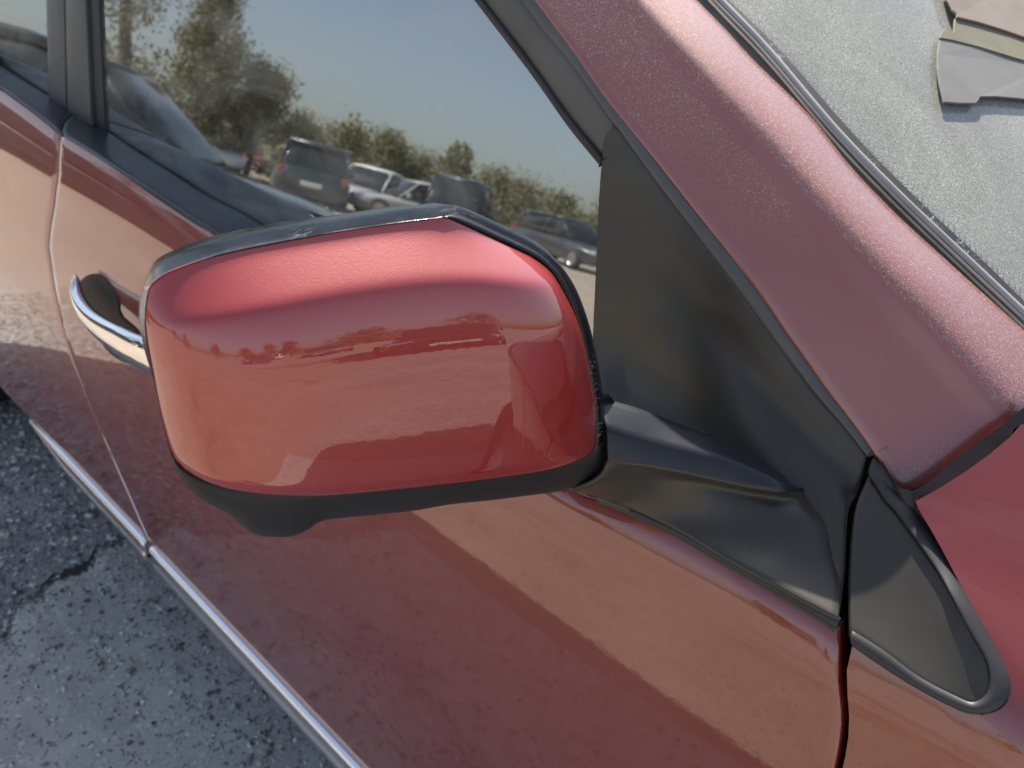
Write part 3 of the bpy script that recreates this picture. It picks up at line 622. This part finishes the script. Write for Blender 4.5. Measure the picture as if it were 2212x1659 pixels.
for j in range(nr-1):
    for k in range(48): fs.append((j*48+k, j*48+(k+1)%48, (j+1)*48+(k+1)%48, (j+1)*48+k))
mesh('handle_recess', vs, fs, mat_plastic('recess_dark', (.016,.008,.008), .65, .3), front_door)

# ---- silver sill strips
for nm, P_, par in (('sill_strip', [(gapR[-1][0]+.010, 0, 0), (.20, 0, 0)], front_door), ('sill_strip', [(-1.50, 0, 0), (gapR[-1][0]-.012, 0, 0)], rear_door)):
    xa, xb = P_[0][0], P_[1][0]; prof = [(-.004,.0135),(.002,.016),(.008,.012),(.0095,.004),(.0065,-.004),(.010,-.012),(.012,-.020),(.007,-.028),(.0,-.030)]
    g = np.zeros((40, len(prof), 3))
    for i in range(40):
        x = xa+(xb-xa)*i/39; k = 1 if nm else 1
        if par is rear_door: k = min(1, .15+(x-xa)/.25)
        for j, (o_, h) in enumerate(prof): g[i, j] = (x, S(x, .40)-o_*k-.001, .402+h*k)
    gridmesh(nm, g, M['alu'], par, flange=.006, r=.0008)
gg = np.array([[(x, S(x, .38)+.012+.06*(k), .385-.11*k) for k in (0,.3,1)] for x in np.linspace(-1.5,.55,12)])
gridmesh('sill', gg, M['trim'], PRT)

# =================================================================== DOOR MIRROR
mir = empty('door_mirror', (0,0,0), PRT)
inner = [(-0.0395,-0.2613,1.2011),(-0.0389,-0.2585,1.2044),(-0.0370,-0.2514,1.2084),(-0.0317,-0.2332,1.2130),(-0.0240,-0.2075,1.2161),(-0.0153,-0.1792,1.2187),(-0.0063,-0.1498,1.2202),(-0.0014,-0.1341,1.2207),(0.0011,-0.1262,1.2200),(0.0090,-0.1039,1.2088),(0.0174,-0.0806,1.1963),(0.0204,-0.0727,1.1903),(0.0230,-0.0662,1.1835),(0.0267,-0.0579,1.1698),(0.0304,-0.0504,1.1539),(0.0349,-0.0431,1.1273),(0.0378,-0.0388,1.1091),(0.0399,-0.0361,1.0941),(0.0419,-0.0346,1.0763),(0.0426,-0.0346,1.0677),(0.0421,-0.0372,1.0643),(0.0378,-0.0507,1.0652),(0.0297,-0.0757,1.0683),(0.0207,-0.1033,1.0723),(0.0085,-0.1410,1.0776),(0.0002,-0.1663,1.0818),(-0.0080,-0.1916,1.0859),(-0.0116,-0.2025,1.0880),(-0.0139,-0.2093,1.0894),(-0.0159,-0.2153,1.0909),(-0.0190,-0.2245,1.0936),(-0.0230,-0.2364,1.0971),(-0.0253,-0.2430,1.0998),(-0.0275,-0.2494,1.1029),(-0.0300,-0.2561,1.1080),(-0.0321,-0.2611,1.1137),(-0.0340,-0.2649,1.1221),(-0.0357,-0.2661,1.1382),(-0.0376,-0.2659,1.1610),(-0.0390,-0.2657,1.1785),(-0.0396,-0.2644,1.1909)]
outer = [(-0.0601,-0.2537,1.1991),(-0.0593,-0.2498,1.2037),(-0.0573,-0.2425,1.2075),(-0.0516,-0.2227,1.2131),(-0.0434,-0.1954,1.2168),(-0.0342,-0.1657,1.2185),(-0.0247,-0.1346,1.2204),(-0.0195,-0.1181,1.2203),(-0.0152,-0.1045,1.2200),(-0.0068,-0.0806,1.2083),(0.0008,-0.0595,1.1969),(0.0057,-0.0467,1.1859),(0.0084,-0.0401,1.1784),(0.0124,-0.0311,1.1642),(0.0173,-0.0217,1.1408),(0.0214,-0.0149,1.1179),(0.0247,-0.0104,1.0956),(0.0272,-0.0073,1.0768),(0.0300,-0.0043,1.0552),(0.0318,-0.0022,1.0420),(0.0319,-0.0059,1.0266),(0.0230,-0.0351,1.0244),(0.0136,-0.0639,1.0287),(0.0050,-0.0901,1.0331),(-0.0038,-0.1170,1.0383),(-0.0116,-0.1412,1.0412),(-0.0249,-0.1815,1.0492),(-0.0285,-0.1926,1.0506),(-0.0304,-0.1995,1.0476),(-0.0330,-0.2081,1.0459),(-0.0361,-0.2176,1.0485),(-0.0395,-0.2271,1.0538),(-0.0420,-0.2329,1.0617),(-0.0448,-0.2390,1.0714),(-0.0480,-0.2470,1.0799),(-0.0507,-0.2530,1.0896),(-0.0533,-0.2576,1.1033),(-0.0555,-0.2588,1.1254),(-0.0576,-0.2589,1.1505),(-0.0595,-0.2599,1.1685),(-0.0605,-0.2588,1.1846)]
NI = 200
def cr_pair(A, B, n):
    A, B = np.array(A), np.array(B); P = np.hstack([A, B]); return_ = cr(P, n, closed=True); return return_[:, :3], return_[:, 3:]
I_, O_ = cr_pair(inner, outer, NI)
# housing ring: rolls from the painted cap back to the rear rim
def toward_cam_lift(t): return .0045*math.sin(math.pi*t)**.8
ringrows = [I_-MN*.004, I_-MN*.0012, I_+(O_-I_)*.02-MN*.0004]
for t in (.12,.25,.4,.55,.7,.85,1.0):
    q = I_*(1-t)+O_*t+MN*(.006*math.sin(math.pi*t)**.7)
    ringrows.append(q)
cO = O_.mean(0)
ringrows.append(cO+(O_-cO)*.992-MN*.006); ringrows.append(cO+(O_-cO)*.975-MN*.022); ringrows.append(cO+(O_-cO)*.955-MN*.030); ringrows.append(cO+(O_-cO)*.93-MN*.026)
g = np.stack(ringrows, 1)
housing = gridmesh('mirror_housing', g, M['gloss'], mir, out=tuple(MN), wrap=True)
# lower skirt gets the textured plastic
housing.data.materials.append(M['skirt'])
for p in housing.data.polygons:
    c = p.center
    if c.z < 1.118+(c.y+.262)*(-.21): p.material_index = 1
gl_ = cO+(O_-cO)*.94-MN*.018
mesh('mirror_glass', list(gl_)+[cO-MN*.018], [(i, (i+1)%NI, NI) for i in range(NI)], M['mirror'], mir)
# painted cap: a bulged shell over the outline
Lc, Tc, Rc, Bc = inner[35:]+inner[:1], inner[0:11], inner[10:20], inner[19:36]
capg = coons(Tc, Bc[::-1], Lc[::-1], Rc, 90, 120, sm=(1,1,1,1))
def relax(g, n):
    for _ in range(n): g[1:-1,1:-1] = .25*(g[2:,1:-1]+g[:-2,1:-1]+g[1:-1,2:]+g[1:-1,:-2])
    return g
capg = relax(capg, 600)
# the top edge runs from the outboard top corner to the inboard chamfer
def rnd(x, w_, p=2.0):
    x = min(1, max(0, x/w_)); return (1-(1-x)**p)**(1/p)
CV = np.linspace(0, 1, 200); CS_ = np.interp(CV, [0,.142,.156,.20,.40,.50,.8,.94,1], [1.55,1.45,.48,.34,.06,.0,-.12,-.22,-.3]); CH = np.r_[0, np.cumsum((CS_[1:]+CS_[:-1])/2*np.diff(CV))]
for i in range(90):
    for j in range(120):
        u = i/89; v = j/119
        dp = .012*math.sin(math.pi*u)
        h = .128*float(np.interp(max(0, v-dp), CV, CH))
        h *= rnd(u, .28, 2.2)*rnd(1-u, .30, 1.9)*(.80+.20*u)*rnd(1-v, .10, 2.2)*rnd(v, .02, 2.0)
        capg[i, j] += MN*h
capg = relax(capg, 8)
cap = gridmesh('mirror_cap', capg, M['paint_cap'], mir, out=tuple(MN), flange=.004, r=.0008)
# ---- collar and arm
col_o = cr([(0.0312,-0.0226,1.0977),(0.0343,-0.0146,1.0900),(0.0372,-0.0083,1.0796),(0.0391,-0.0051,1.0687),(0.0399,-0.0062,1.0550),(0.0402,-0.0084,1.0432),(0.0398,-0.0117,1.0362),(0.0371,-0.0205,1.0358),(0.0338,-0.0275,1.0484),(0.0317,-0.0268,1.0756)], 40, closed=True)
cc_ = col_o.mean(0); KN_ = np.array([.65,-.76,0.]); ax_ = np.array([.35,.93,-.02]); ax_ /= np.linalg.norm(ax_)
g = np.stack([cc_+(col_o-cc_)*s+ax_*d for s, d in ((.75,-.02),(.96,-.012),(1.0,-.004),(1.0,.002),(.95,.006),(.86,.007))], 1)
gridmesh('mirror_collar', g, M['gloss'], mir, out=(-.9,.1,.2), wrap=True)
tr = [(0.0284,-0.0150,1.0912),(0.0483,0.0020,1.0850),(0.0711,0.0215,1.0750),(0.0923,0.0396,1.0659),(0.1156,0.0596,1.0511),(0.1293,0.0713,1.0393)] + [(0.1421,0.0638,1.0388)]
mf = [(0.0462,-0.0287,1.0810),(0.0653,-0.0124,1.0746),(0.0834,0.0031,1.0704),(0.1034,0.0202,1.0651),(0.1250,0.0387,1.0562),(0.1373,0.0492,1.0498)] + [(0.1421,0.0638,1.0388)]
ck = [(0.0537,-0.0328,1.0607),(0.0714,-0.0177,1.0596),(0.0894,-0.0023,1.0568),(0.1046,0.0107,1.0533),(0.1184,0.0225,1.0503),(0.1299,0.0323,1.0488),(0.1400,0.0410,1.0485)] + [(0.1421,0.0638,1.0388)]
un = [(0.0505,-0.0251,1.0476),(0.0686,-0.0096,1.0431),(0.0871,0.0063,1.0399),(0.1028,0.0197,1.0362),(0.1169,0.0317,1.0342),(0.1321,0.0447,1.0330),(0.1421,0.0533,1.0379)]
bo = [(0.0220,-0.0283,1.0196),(0.0468,-0.0072,1.0132),(0.0640,0.0076,1.0106),(0.0838,0.0245,1.0083),(0.1031,0.0410,1.0087),(0.1220,0.0572,1.0121),(0.1361,0.0692,1.0216)]
bk = [(0.0216,0.0108,1.0098),(0.0379,0.0247,0.9995),(0.0592,0.0429,0.9937),(0.0800,0.0608,0.9921),(0.1007,0.0784,0.9925),(0.1155,0.0911,0.9964),(0.1271,0.1010,1.0040)]
rows = [cr(q, 50) for q in (tr, mf, ck)]
def between(a, b, k, bulge): 
    return [a*(1-t)+b*t+np.array([.65,-.76,.1])*bulge*math.sin(math.pi*t) for t in np.linspace(0, 1, k)]
top_face = between(rows[0]-np.array([.65,-.76,.5])*.010, rows[0], 3, 0)[:-1]+between(rows[0], rows[1], 6, .0008)[:-1]+between(rows[1], rows[2], 7, .0006)
g = np.stack(top_face, 1)
arm = gridmesh('mirror_arm', g, M['arm'], mir, out=(.5,-.7,.4), flange=.002, r=.0008)
ub = [(0.0286,-0.0332,1.0257)] + [(0.0365,-0.0093,1.0123),(0.0597,-0.0064,1.0144),(0.0976,-0.0029,1.0156),(0.1264,-0.0021,1.0139),(0.1549,-0.0006,1.0128),(0.1751,0.0012,1.0111),(0.1993,0.0032,1.0090)]
ul = [(0.0532,-0.0320,1.0597)] + [(0.0475,-0.0302,1.0477)] + [ub[0]]
ur_ = [ck[-1]] + [(0.1525,0.0760,1.0298)] + [(0.1699,0.0652,1.0261)] + [(0.1863,0.0362,1.0135)] + [ub[-1]]
ul[0] = ck[0]
g = coons(ck, ub, ul, ur_, 50, 24)
for i in range(50):
    for j in range(24): g[i, j] += np.array([.55,-.8,-.1])*.005*math.sin(math.pi*j/23)*(1-i/49)
    k = max(0, (i-44)/5)
    g[i, :, 1] += .0015*k
gridmesh('arm_underside', g, M['sail'], mir, out=(.5,-.7,-.4), flange=.001)

# =================================================================== REST OF THE RED CAR
def mirror_obj(o):
    vs = np.array([v.co[:] for v in o.data.vertices]); vs[:, 1] = 2*YC-vs[:, 1]
    return mesh(o.name.split('.')[0], vs, [tuple(p.vertices)[::-1] for p in o.data.polygons], o.data.materials[0], o.parent)

# rear door glass and rear side
q0 = np.array([(-1.0291,0.0352,1.1375)][0])
gt2 = np.array([[(x, G(x, z), z) for z in np.linspace(1.13+.075*min(1, max(0,(-1.0-x)/.9)), 1.52-.05*max(0, -1.6-x), 8)] for x in np.linspace(-1.80, -1.0, 16)])
gridmesh('door_window', gt2, M['glass'], rear_door)
def panel(name, f, mt, xs, ts, both=True, out=(0,-1,0), flange=0):
    g = np.array([[f(x, t) for t in ts] for x in xs], float)
    gridmesh(name, g, mt, PRT, out=out, flange=flange)
    if both: gridmesh(name, flipY(g), mt, PRT, out=(out[0], -out[1], out[2]), flange=flange)
ls = np.linspace
# rear quarter (both), far side doors, far fender
def arch(x, c=-2.55, r=.38): 
    d = r*r-(x-c)**2; return .36+(math.sqrt(d) if d > 0 else 0)
for o in [o for o in list(front_door.children)+list(rear_door.children) if o.name.startswith('belt_moulding')]: mirror_obj(o)
panel('rear_quarter', lambda x, t: (x, S(x, arch(x)*(1-t)+1.18*t), arch(x)*(1-t)+1.18*t), M['paint'], ls(-3.1,-1.98,30), ls(0,1,16))
panel('rear_sill_panel', lambda x, t: (x, S(x, .40*(1-t)+.66*t)+.004, .40*(1-t)+.66*t), M['paint'], ls(-2.04,-1.49,16), ls(0,1,6))
panel('quarter_pillar', lambda x, t: (x, (S(x,1.17)*(1-t)+(G(x,1.6)+.03)*t), 1.18*(1-t)+(1.60-.35*max(0,-2.6-x))*t), M['paint'], ls(-3.02,-1.80,12), ls(0,1,8))
for nm, xa, xb in (('front_door', -.93,.22), ('rear_door', -2.03,-.94)):
    g = np.array([[(x, S(x, z), z) for z in ls(.41, zt(x), 20)] for x in ls(xa, xb, 16)])
    gridmesh(nm, flipY(g), M['paint'], PRT, out=(0,1,0), flange=.01)
    g = np.array([[(x, G(x, z), z) for z in ls(zt(x)-.05, (1.54 if x < -.5 else 1.54-(x+.5)*.62), 10)] for x in ls(xa+.04, min(xb,.1), 16)])
    gridmesh('door_window', flipY(g), M['glass'], PRT, out=(0,1,0))
shelf = np.array([[(x, (S(x, zt(x)-.01))*(1-t)+(G(x, zt(x)+.04)+.006)*t, zt(x)-.01+.05*t) for t in ls(0,1,4)] for x in ls(-2.0,.16,24)])
gridmesh('belt_moulding', flipY(shelf), M['belt'], PRT, out=(0,1,.4))
g = lift(lf, S); gridmesh('front_fender', flipY(g), M['paint'], PRT, out=(0,1,0))
for o in [o for o in car.children if o.name.startswith('windscreen_pillar')]: mirror_obj(o)
# roof, hood, tail, nose
def roof(x, t):
    s = t*2-1; y0 = G(max(x,-1.6), 1.58)+.005+max(0,-.5-x)*.0; H = YC-y0
    zc = 1.665-.06*((x+1.6)/1.2)**2*(1 if x > -1.6 else .6)
    return (x+.0*s*s, YC+s*H, zc-.085*abs(s)**3.2)
g = np.array([[roof(x, t) for t in ls(0,1,24)] for x in ls(-2.85,-.52,24)])
gridmesh('roof', g, M['paint'], PRT, out=(0,0,1), flange=.02, r=.004)
rr_ = np.array([[np.array(a)*(1-t)+np.array(b)*t for t in ls(0,1,4)] for a, b in zip([roof(x, 0) for x in ls(-2.8,-.52,20)], [(x, G(x,1.53)-.01, 1.53) for x in ls(-2.8,-.52,20)])])
gridmesh('roof_rail', rr_, M['frame'], PRT); gridmesh('roof_rail', flipY(rr_), M['frame'], PRT, out=(0,1,0))
ZT = lambda x: float(np.interp(x, [.27,.42,.8,1.1,1.4,1.5], [1.115,1.108,1.06,1.0,.91,.86]))
hd_ = np.array([[(x, YC+s*(YC-S(x,ZT(x))-.006), ZT(x)+.07*(1-s*s)-.004) for s in ls(-1,1,24)] for x in ls(.40,1.46,20)])
gridmesh('bonnet', hd_, M['paint'], PRT, out=(0,0,1), flange=.02)
cw = np.array([[(.30+.16*t+.1*(1-s*s), YC+s*.66, 1.10+.02*t) for t in (0,.5,1)] for s in ls(-1,1,16)])
gridmesh('cowl', cw, M['trim'], PRT, out=(0,0,1))
ns = np.array([[(1.40+.24*(1-s*s)-.10*(abs(t-.45)*1.6)**2+.02*math.sin(math.pi*t), YC+s*(YC-S(1.4,.7)-.01), .90+.05*(1-s*s)-.60*t) for t in ls(0,1,12)] for s in ls(-1,1,24)])
gridmesh('front_bumper', ns, M['paint'], PRT, out=(1,0,0))
tl_ = np.array([[(-3.02-.12*(1-s*s)-.08*math.sin(math.pi*t), YC+s*(YC-.10), 1.16-.80*t) for t in ls(0,1,12)] for s in ls(-1,1,24)])
gridmesh('tailgate', tl_, M['paint'], PRT, out=(-1,0,0))
rw = np.array([[(-2.86-.2*t-.05*(1-s*s), YC+s*(.68+.05*t), 1.60-.44*t) for t in ls(0,1,6)] for s in ls(-1,1,16)])
gridmesh('rear_window', rw, M['glass'], PRT, out=(-1,0,.5))
fl_ = np.array([[(x, y, .30) for y in ls(.10, 2*YC-.10, 4)] for x in ls(-3.0,1.4,6)]); gridmesh('floor_pan', fl_, M['trim'], PRT, out=(0,0,-1))
def lathe(name, prof, mt, parent, loc, n=40):
    vs = []; fs = []
    for r, y in prof:
        for k in range(n): a = 2*math.pi*k/n; vs.append((loc[0]+r*math.cos(a), loc[1]+y, loc[2]+r*math.sin(a)))
    for i in range(len(prof)-1):
        for k in range(n): fs.append((i*n+k, i*n+(k+1)%n, (i+1)*n+(k+1)%n, (i+1)*n+k))
    return mesh(name, vs, fs, mt, parent)
for x in (.95,-2.55):
    for y, s in ((.04,1),(2*YC-.04,-1)):
        wl = empty('wheel', (x, y, .345), PRT)
        lathe('tyre', [(.22,s*.20),(.31,s*.20),(.345,s*.17),(.345,s*.03),(.325,0),(.235,s*.005)], M['tyre'], wl, (0,0,0))
        lathe('rim', [(.235,s*.01),(.225,s*.03),(.20,s*.045),(.07,s*.02),(.02,s*.015),(.0,s*.015)], M['rim'], wl, (0,0,0))
# interior: dark door cards, seats, dashboard, steering wheel
ic = np.array([[(x, S(x,1.0)+.10, z) for z in ls(.32,(.98 if x > .02 else 1.10) if x > -.9 else 1.12,6)] for x in ls(-2.9,.25,16)])
gridmesh('door_card', ic, M['trim'], PRT, out=(0,1,0)); gridmesh('door_card', flipY(ic), M['trim'], PRT, out=(0,-1,0))
for y in (.50, 1.36):
    st = empty('front_seat', (-.75, y, .3), PRT)
    box('seat_cushion', (.08,0,.16), (.52,.50,.20), M['seat'], st); box('seat_back', (-.24,0,.50), (.18,.48,.66), M['seat'], st, rot=('Y', R(-14)))
    box('headrest', (-.33,0,.93), (.10,.27,.18), M['seat'], st, rot=('Y', R(-10)))
box('rear_seat', (-1.75,YC,.78), (.22,1.3,.70), M['seat'], PRT, rot=('Y', R(-16))); box('rear_seat_cushion', (-1.5,YC,.50), (.5,1.3,.2), M['seat'], PRT)
da = np.array([[(x, y, 1.005-.05*max(0,(.10-x)/.2)**2+.01*math.sin(y*4)) for y in ls(.20,2*YC-.20,16)] for x in ls(-.22,.36,12)])
gridmesh('dashboard', da, M['trim'], PRT, out=(0,0,1), flange=.14)
dpl = np.array([[np.array(a)*(1-t)+np.array(b)*t for t in ls(0,1,4)] for a, b in zip(cr([(0.1196,0.3493,1.1664),(0.1254,0.4007,1.1793),(0.1367,0.4723,1.1953),(0.1681,0.6785,1.2422)], 8), cr([(0.1462,0.3381,1.1460),(0.1664,0.3421,1.1346),(0.1885,0.3424,1.1208),(0.2661,0.3651,1.0794)], 8))])
gridmesh('dash_end_trim', dpl, M['dash'], PRT, out=(0,0,1), flange=.004)
tube('steering_wheel', [(-.30+.10*math.sin(a)*.4, 1.36+.18*math.cos(a), .92+.18*math.sin(a)*.9) for a in ls(0, 6.28, 24)], .014, M['trim'], PRT, segs=40)

# =================================================================== SURROUNDINGS (mostly seen mirrored in the window, the cap and the doors)
def make_car(label, loc, rz, paint, suv=True, L=4.6, W=1.8, H=1.65, group='cars parked across the yard', rough=.15):
    root = empty('parked_car', loc, None, rz); tag(root, label, 'car', group)
    pm = mat_simple('paint_'+label.split()[0], paint, .3, coat=1.0)
    hb = .95 if suv else .85
    def loft(name, secs, mt):
        vs = []; fs = []; n = 16
        for x, w_, z0, z1 in secs:
            for k in range(n):
                a = 2*math.pi*(k+.5)/n; ca, sa = math.cos(a), math.sin(a)
                vs.append((x, w_/2*math.copysign(abs(ca)**.35, ca), (z0+z1)/2+(z1-z0)/2*math.copysign(abs(sa)**.5, sa)))
        for i in range(len(secs)-1):
            for k in range(n): fs.append((i*n+k, (i+1)*n+k, (i+1)*n+(k+1)%n, i*n+(k+1)%n))
        fs += [tuple(range(n)), tuple((len(secs)-1)*n+k for k in range(n))[::-1]]
        return mesh(name, vs, fs, mt, root)
    h = L/2
    body = loft('body', [(-h,W*.72,.35,hb-.08),(-h+.12,W*.9,.25,hb),(-h+.5,W,.22,hb+.02),(-.3,W,.22,hb),(h-1.5,W,.22,hb-.02),(h-.9,W*.98,.22,hb-.07),(h-.25,W*.88,.25,hb-.17),(h,W*.7,.35,hb-.28)], pm)
    xr = -h+.15 if suv else -h+.9
    loft('cabin_glass', [(xr,W*.76,hb-.1,hb+.05),(xr+.3,W*.82,hb-.1,H-.12),(-.2,W*.84,hb-.1,H-.05),(.45,W*.82,hb-.1,H-.10),(h-1.25,W*.80,hb-.1,hb)], M['carglass'])
    loft('roof', [(xr+.25,W*.70,H-.14,H-.04),(xr+.6,W*.76,H-.13,H),(-.2,W*.76,H-.12,H+.01),(.35,W*.72,H-.14,H-.05)], pm)
    for s in (-1, 1):
        for xx, lean in ((.30,-.55),(-.45,0.0),(xr+.28,.2)):
            tube('pillar', [(xx-lean*.0, s*W*.385, H-.09), (xx-lean, s*W*.425, hb-.02)], .035, pm, root, n=6, segs=3, up=(0,1,0))
        for xx in (h-.85,-h+.85):
            wl = empty('wheel', (xx, s*(W/2-.08), .33), root); lathe('tyre', [(0,-s*.10),(.33,-s*.1),(.33,s*.08),(.21,s*.09)], M['tyre'], wl, (0,0,0), 20); lathe('rim', [(.21,s*.088),(.18,s*.06),(0,s*.05)], M['rim'], wl, (0,0,0), 20)
        box('headlight', (h-.16, s*W*.33, hb-.28), (.22,.32,.14), M['lamp'], root); box('tail_light', (-h+.08, s*W*.40, hb-.12), (.10,.12,.20), M['lamp_red'], root)
    box('number_plate', (h+.01,0,.42), (.03,.50,.12), M['plate'], root); box('number_plate', (-h-.0,0,.62), (.03,.50,.12), M['plate'], root)
    box('door_mirror', (.65, W/2+.08, hb+.08), (.12,.2,.14), pm, root); box('door_mirror', (.65, -W/2-.08, hb+.08), (.12,.2,.14), pm, root)
    return root
M['carglass'] = mat_simple('dark_car_glass', (.02,.025,.025), .03, spec=.8)
def polar(az, d, ox=-.4, oy=.05): return (ox+d*math.cos(R(az)), oy+d*math.sin(R(az)), 0)
pA, pB = np.array(polar(-152.0,6.2)), np.array(polar(-136.5,5.8)); dd_ = (pB-pA)/np.linalg.norm(pB-pA)
NEARP = tuple(pA-dd_*.45+np.array([-dd_[1],dd_[0],0])*-.6); NEARR = math.atan2(dd_[1], dd_[0])
cars = [
 ('black car parked nearest behind, its bonnet sloping down', NEARP, NEARR, (.012,.012,.014), True, 4.6, 1.8, 1.55),
 ('dark green wagon facing the red car across the yard', polar(-137.4,21), R(222), (.015,.028,.026), True, 4.7,1.85,1.62),
 ('white hatchback behind the dark wagon', polar(-133,24), R(70), (.7,.7,.68), False, 4.1,1.7,1.5),
 ('silver sedan in the middle of the far row', polar(-129.5,23), R(120), (.45,.46,.47), False, 4.5,1.75,1.45),
 ('black van at the right end of the far row', polar(-126.5,21), R(60), (.015,.015,.016), True, 4.6,1.8,1.8),
 ('red hatchback under the big tree', polar(-142.3,44), R(10), (.45,.03,.025), False, 4.1,1.7,1.5),
 ('white van beside the big tree', polar(-145.5,31), R(0), (.72,.72,.70), True, 4.9,1.9,2.1),
 ('blue sedan parked by itself ahead', (14,-7.5,0), R(200), (.03,.06,.16), False, 4.5,1.75,1.45),
 ('grey wagon parked far ahead of the red car', (19,-2.6,0), R(175), (.12,.12,.125), True, 4.6,1.8,1.6),
 ('white car parked farthest ahead', (26,-9,0), R(150), (.7,.7,.68), True, 4.6,1.8,1.6),
 ('black hatchback parked directly ahead of the red car', (8.6,.5,0), R(186), (.012,.012,.014), True, 4.3,1.75,1.55),
 ('dark car at the near end of the far row', polar(-118,26), R(20), (.03,.03,.035), True, 4.6,1.8,1.6),
]
for c in cars: make_car(*c)
# trees
T = NT('leaves'); b = T.bsdf(Roughness=.6); 
nz = T.noise(.9, 4, .7)
oi = T.n('ShaderNodeTexVoronoi'); oi.inputs['Scale'].default_value = 3.0; T.l(T.co.outputs['Object'], oi.inputs['Vector'])
kk = T.n('ShaderNodeSeparateColor'); T.l(oi.outputs['Color'], kk.inputs[0])
T.l(T.mix(T.math('ADD', T.math('MULTIPLY', nz, .6), T.math('MULTIPLY', kk.outputs[0], .4)), (.07,.08,.022), (.28,.24,.08)), b.inputs['Base Color']); M['leaf'] = T.end(b.outputs[0])
M['bark'] = mat_simple('bark', (.10,.075,.05), .9)
def tree(label, loc, h, r, n=2600, leaf=.16, cat='tree', low=.25, sparse=0.0, group='trees along the yard edge'):
    root = empty('tree', loc); tag(root, label, cat, group)
    tube('trunk', [(0,0,0),(.05*h*.2,0,h*.3),(0,.03*h,h*.6),(0,0,h*.85)], lambda t: .035*h*(1-.8*t), M['bark'], root, n=8, segs=10, up=(0,1,0))
    cl = [(rng.normal(0,.42)*r, rng.normal(0,.42)*r, h*(low+(1-low)*rng.random()**.8)) for _ in range(46)]
    vs = []; fs = []
    for k in range(n):
        c = cl[rng.integers(len(cl))]; sh = 1-.75*max(0, (c[2]/h-low)/(1-low))**1.3
        R_ = r*.30
        p = np.array([c[0]*sh, c[1]*sh, c[2]])+rng.normal(0, .45, 3)*R_
        a, b_ = rng.normal(0,1,3), rng.normal(0,1,3); a /= np.linalg.norm(a); b_ -= a*(a@b_); b_ /= np.linalg.norm(b_); s = leaf*rng.uniform(.5,1.3)
        i = len(vs); vs += [p-a*s, p-b_*s*.5, p+a*s, p+b_*s*.5]; fs.append((i,i+1,i+2,i+3))
    mesh('crown', vs, fs, M['leaf'], root, smooth=False)
tree('tall olive green tree mirrored in the window behind the parked vehicles', polar(-145.2,30), 6.1, 2.0, 20000, .075, low=.10)
tree('broad olive tree joined to the right of the tallest one', polar(-141.6,31), 3.9, 2.0, 14000, .075, low=.06)
tree('thin leaning tree with sparse leaves beside the tall olive tree', polar(-150.3,24), 7.5, 2.0, 4500, .075, low=.3)
tree('low round bush left of the roof of the wagon', polar(-138.5,36), 2.9, 1.8, 7000, .08, low=.05)
for i, (az, d, h, r) in enumerate([(-135.5,44,3.3,3),(-132.5,48,3.6,2.6),(-130,50,3.0,3.2),(-127.4,40,3.7,1.6),(-124.5,46,3.0,3.2),(-122,52,3.2,3.6),(-119,50,2.8,3),(-115.5,48,3.2,3),(-111,50,3.5,4)]):
    tree(['squat tree on the skyline above the white hatchback','green tree on the skyline above the silver sedan','wide low tree left of the lone round tree','lone round tree on the skyline','hedge-like tree right of the lone round tree','broad low tree in the far hedge','small tree near the window corner','bushy tree right at the window frame','broad tree at the far right of the skyline'][i], polar(az, d), h, r, 6000, .12, low=.03)
for i, (x, y, h, r) in enumerate([(40,-10,6,4),(46,-18,7,5),(38,-24,5,4),(50,-3,6,5),(48,6,7,5),(30,-34,6,5),(12,-42,6,5),(-2,-45,5,5)]):
    tree(['tree ahead of the red car, nearest the road','tall tree ahead behind the white car','small tree ahead to the right','tree straight ahead on the skyline','tree ahead on the far side','tree far out to the right','round tree out beyond the yard','low tree beyond the yard edge'][i], (x, y, 0), h, r, 1500, .30, low=.05)
# low ridge of scrub closing the view all round
vs = []; fs = []; N = 220
for k in range(N):
    a = 2*math.pi*k/N; d = 90
    h = 1.6+1.3*math.sin(k*.7)*.5+rng.uniform(0,1.2)
    vs += [(d*math.cos(a), d*math.sin(a), -.2), (d*1.01*math.cos(a), d*1.01*math.sin(a), h*.8), (d*1.06*math.cos(a), d*1.06*math.sin(a), h)]
for k in range(N):
    j = (k+1)%N
    for q in (0,1): fs.append((k*3+q, j*3+q, j*3+q+1, k*3+q+1))
rg = mesh('distant_scrub', vs, fs, M['leaf'], smooth=False); rg['kind'] = 'stuff'
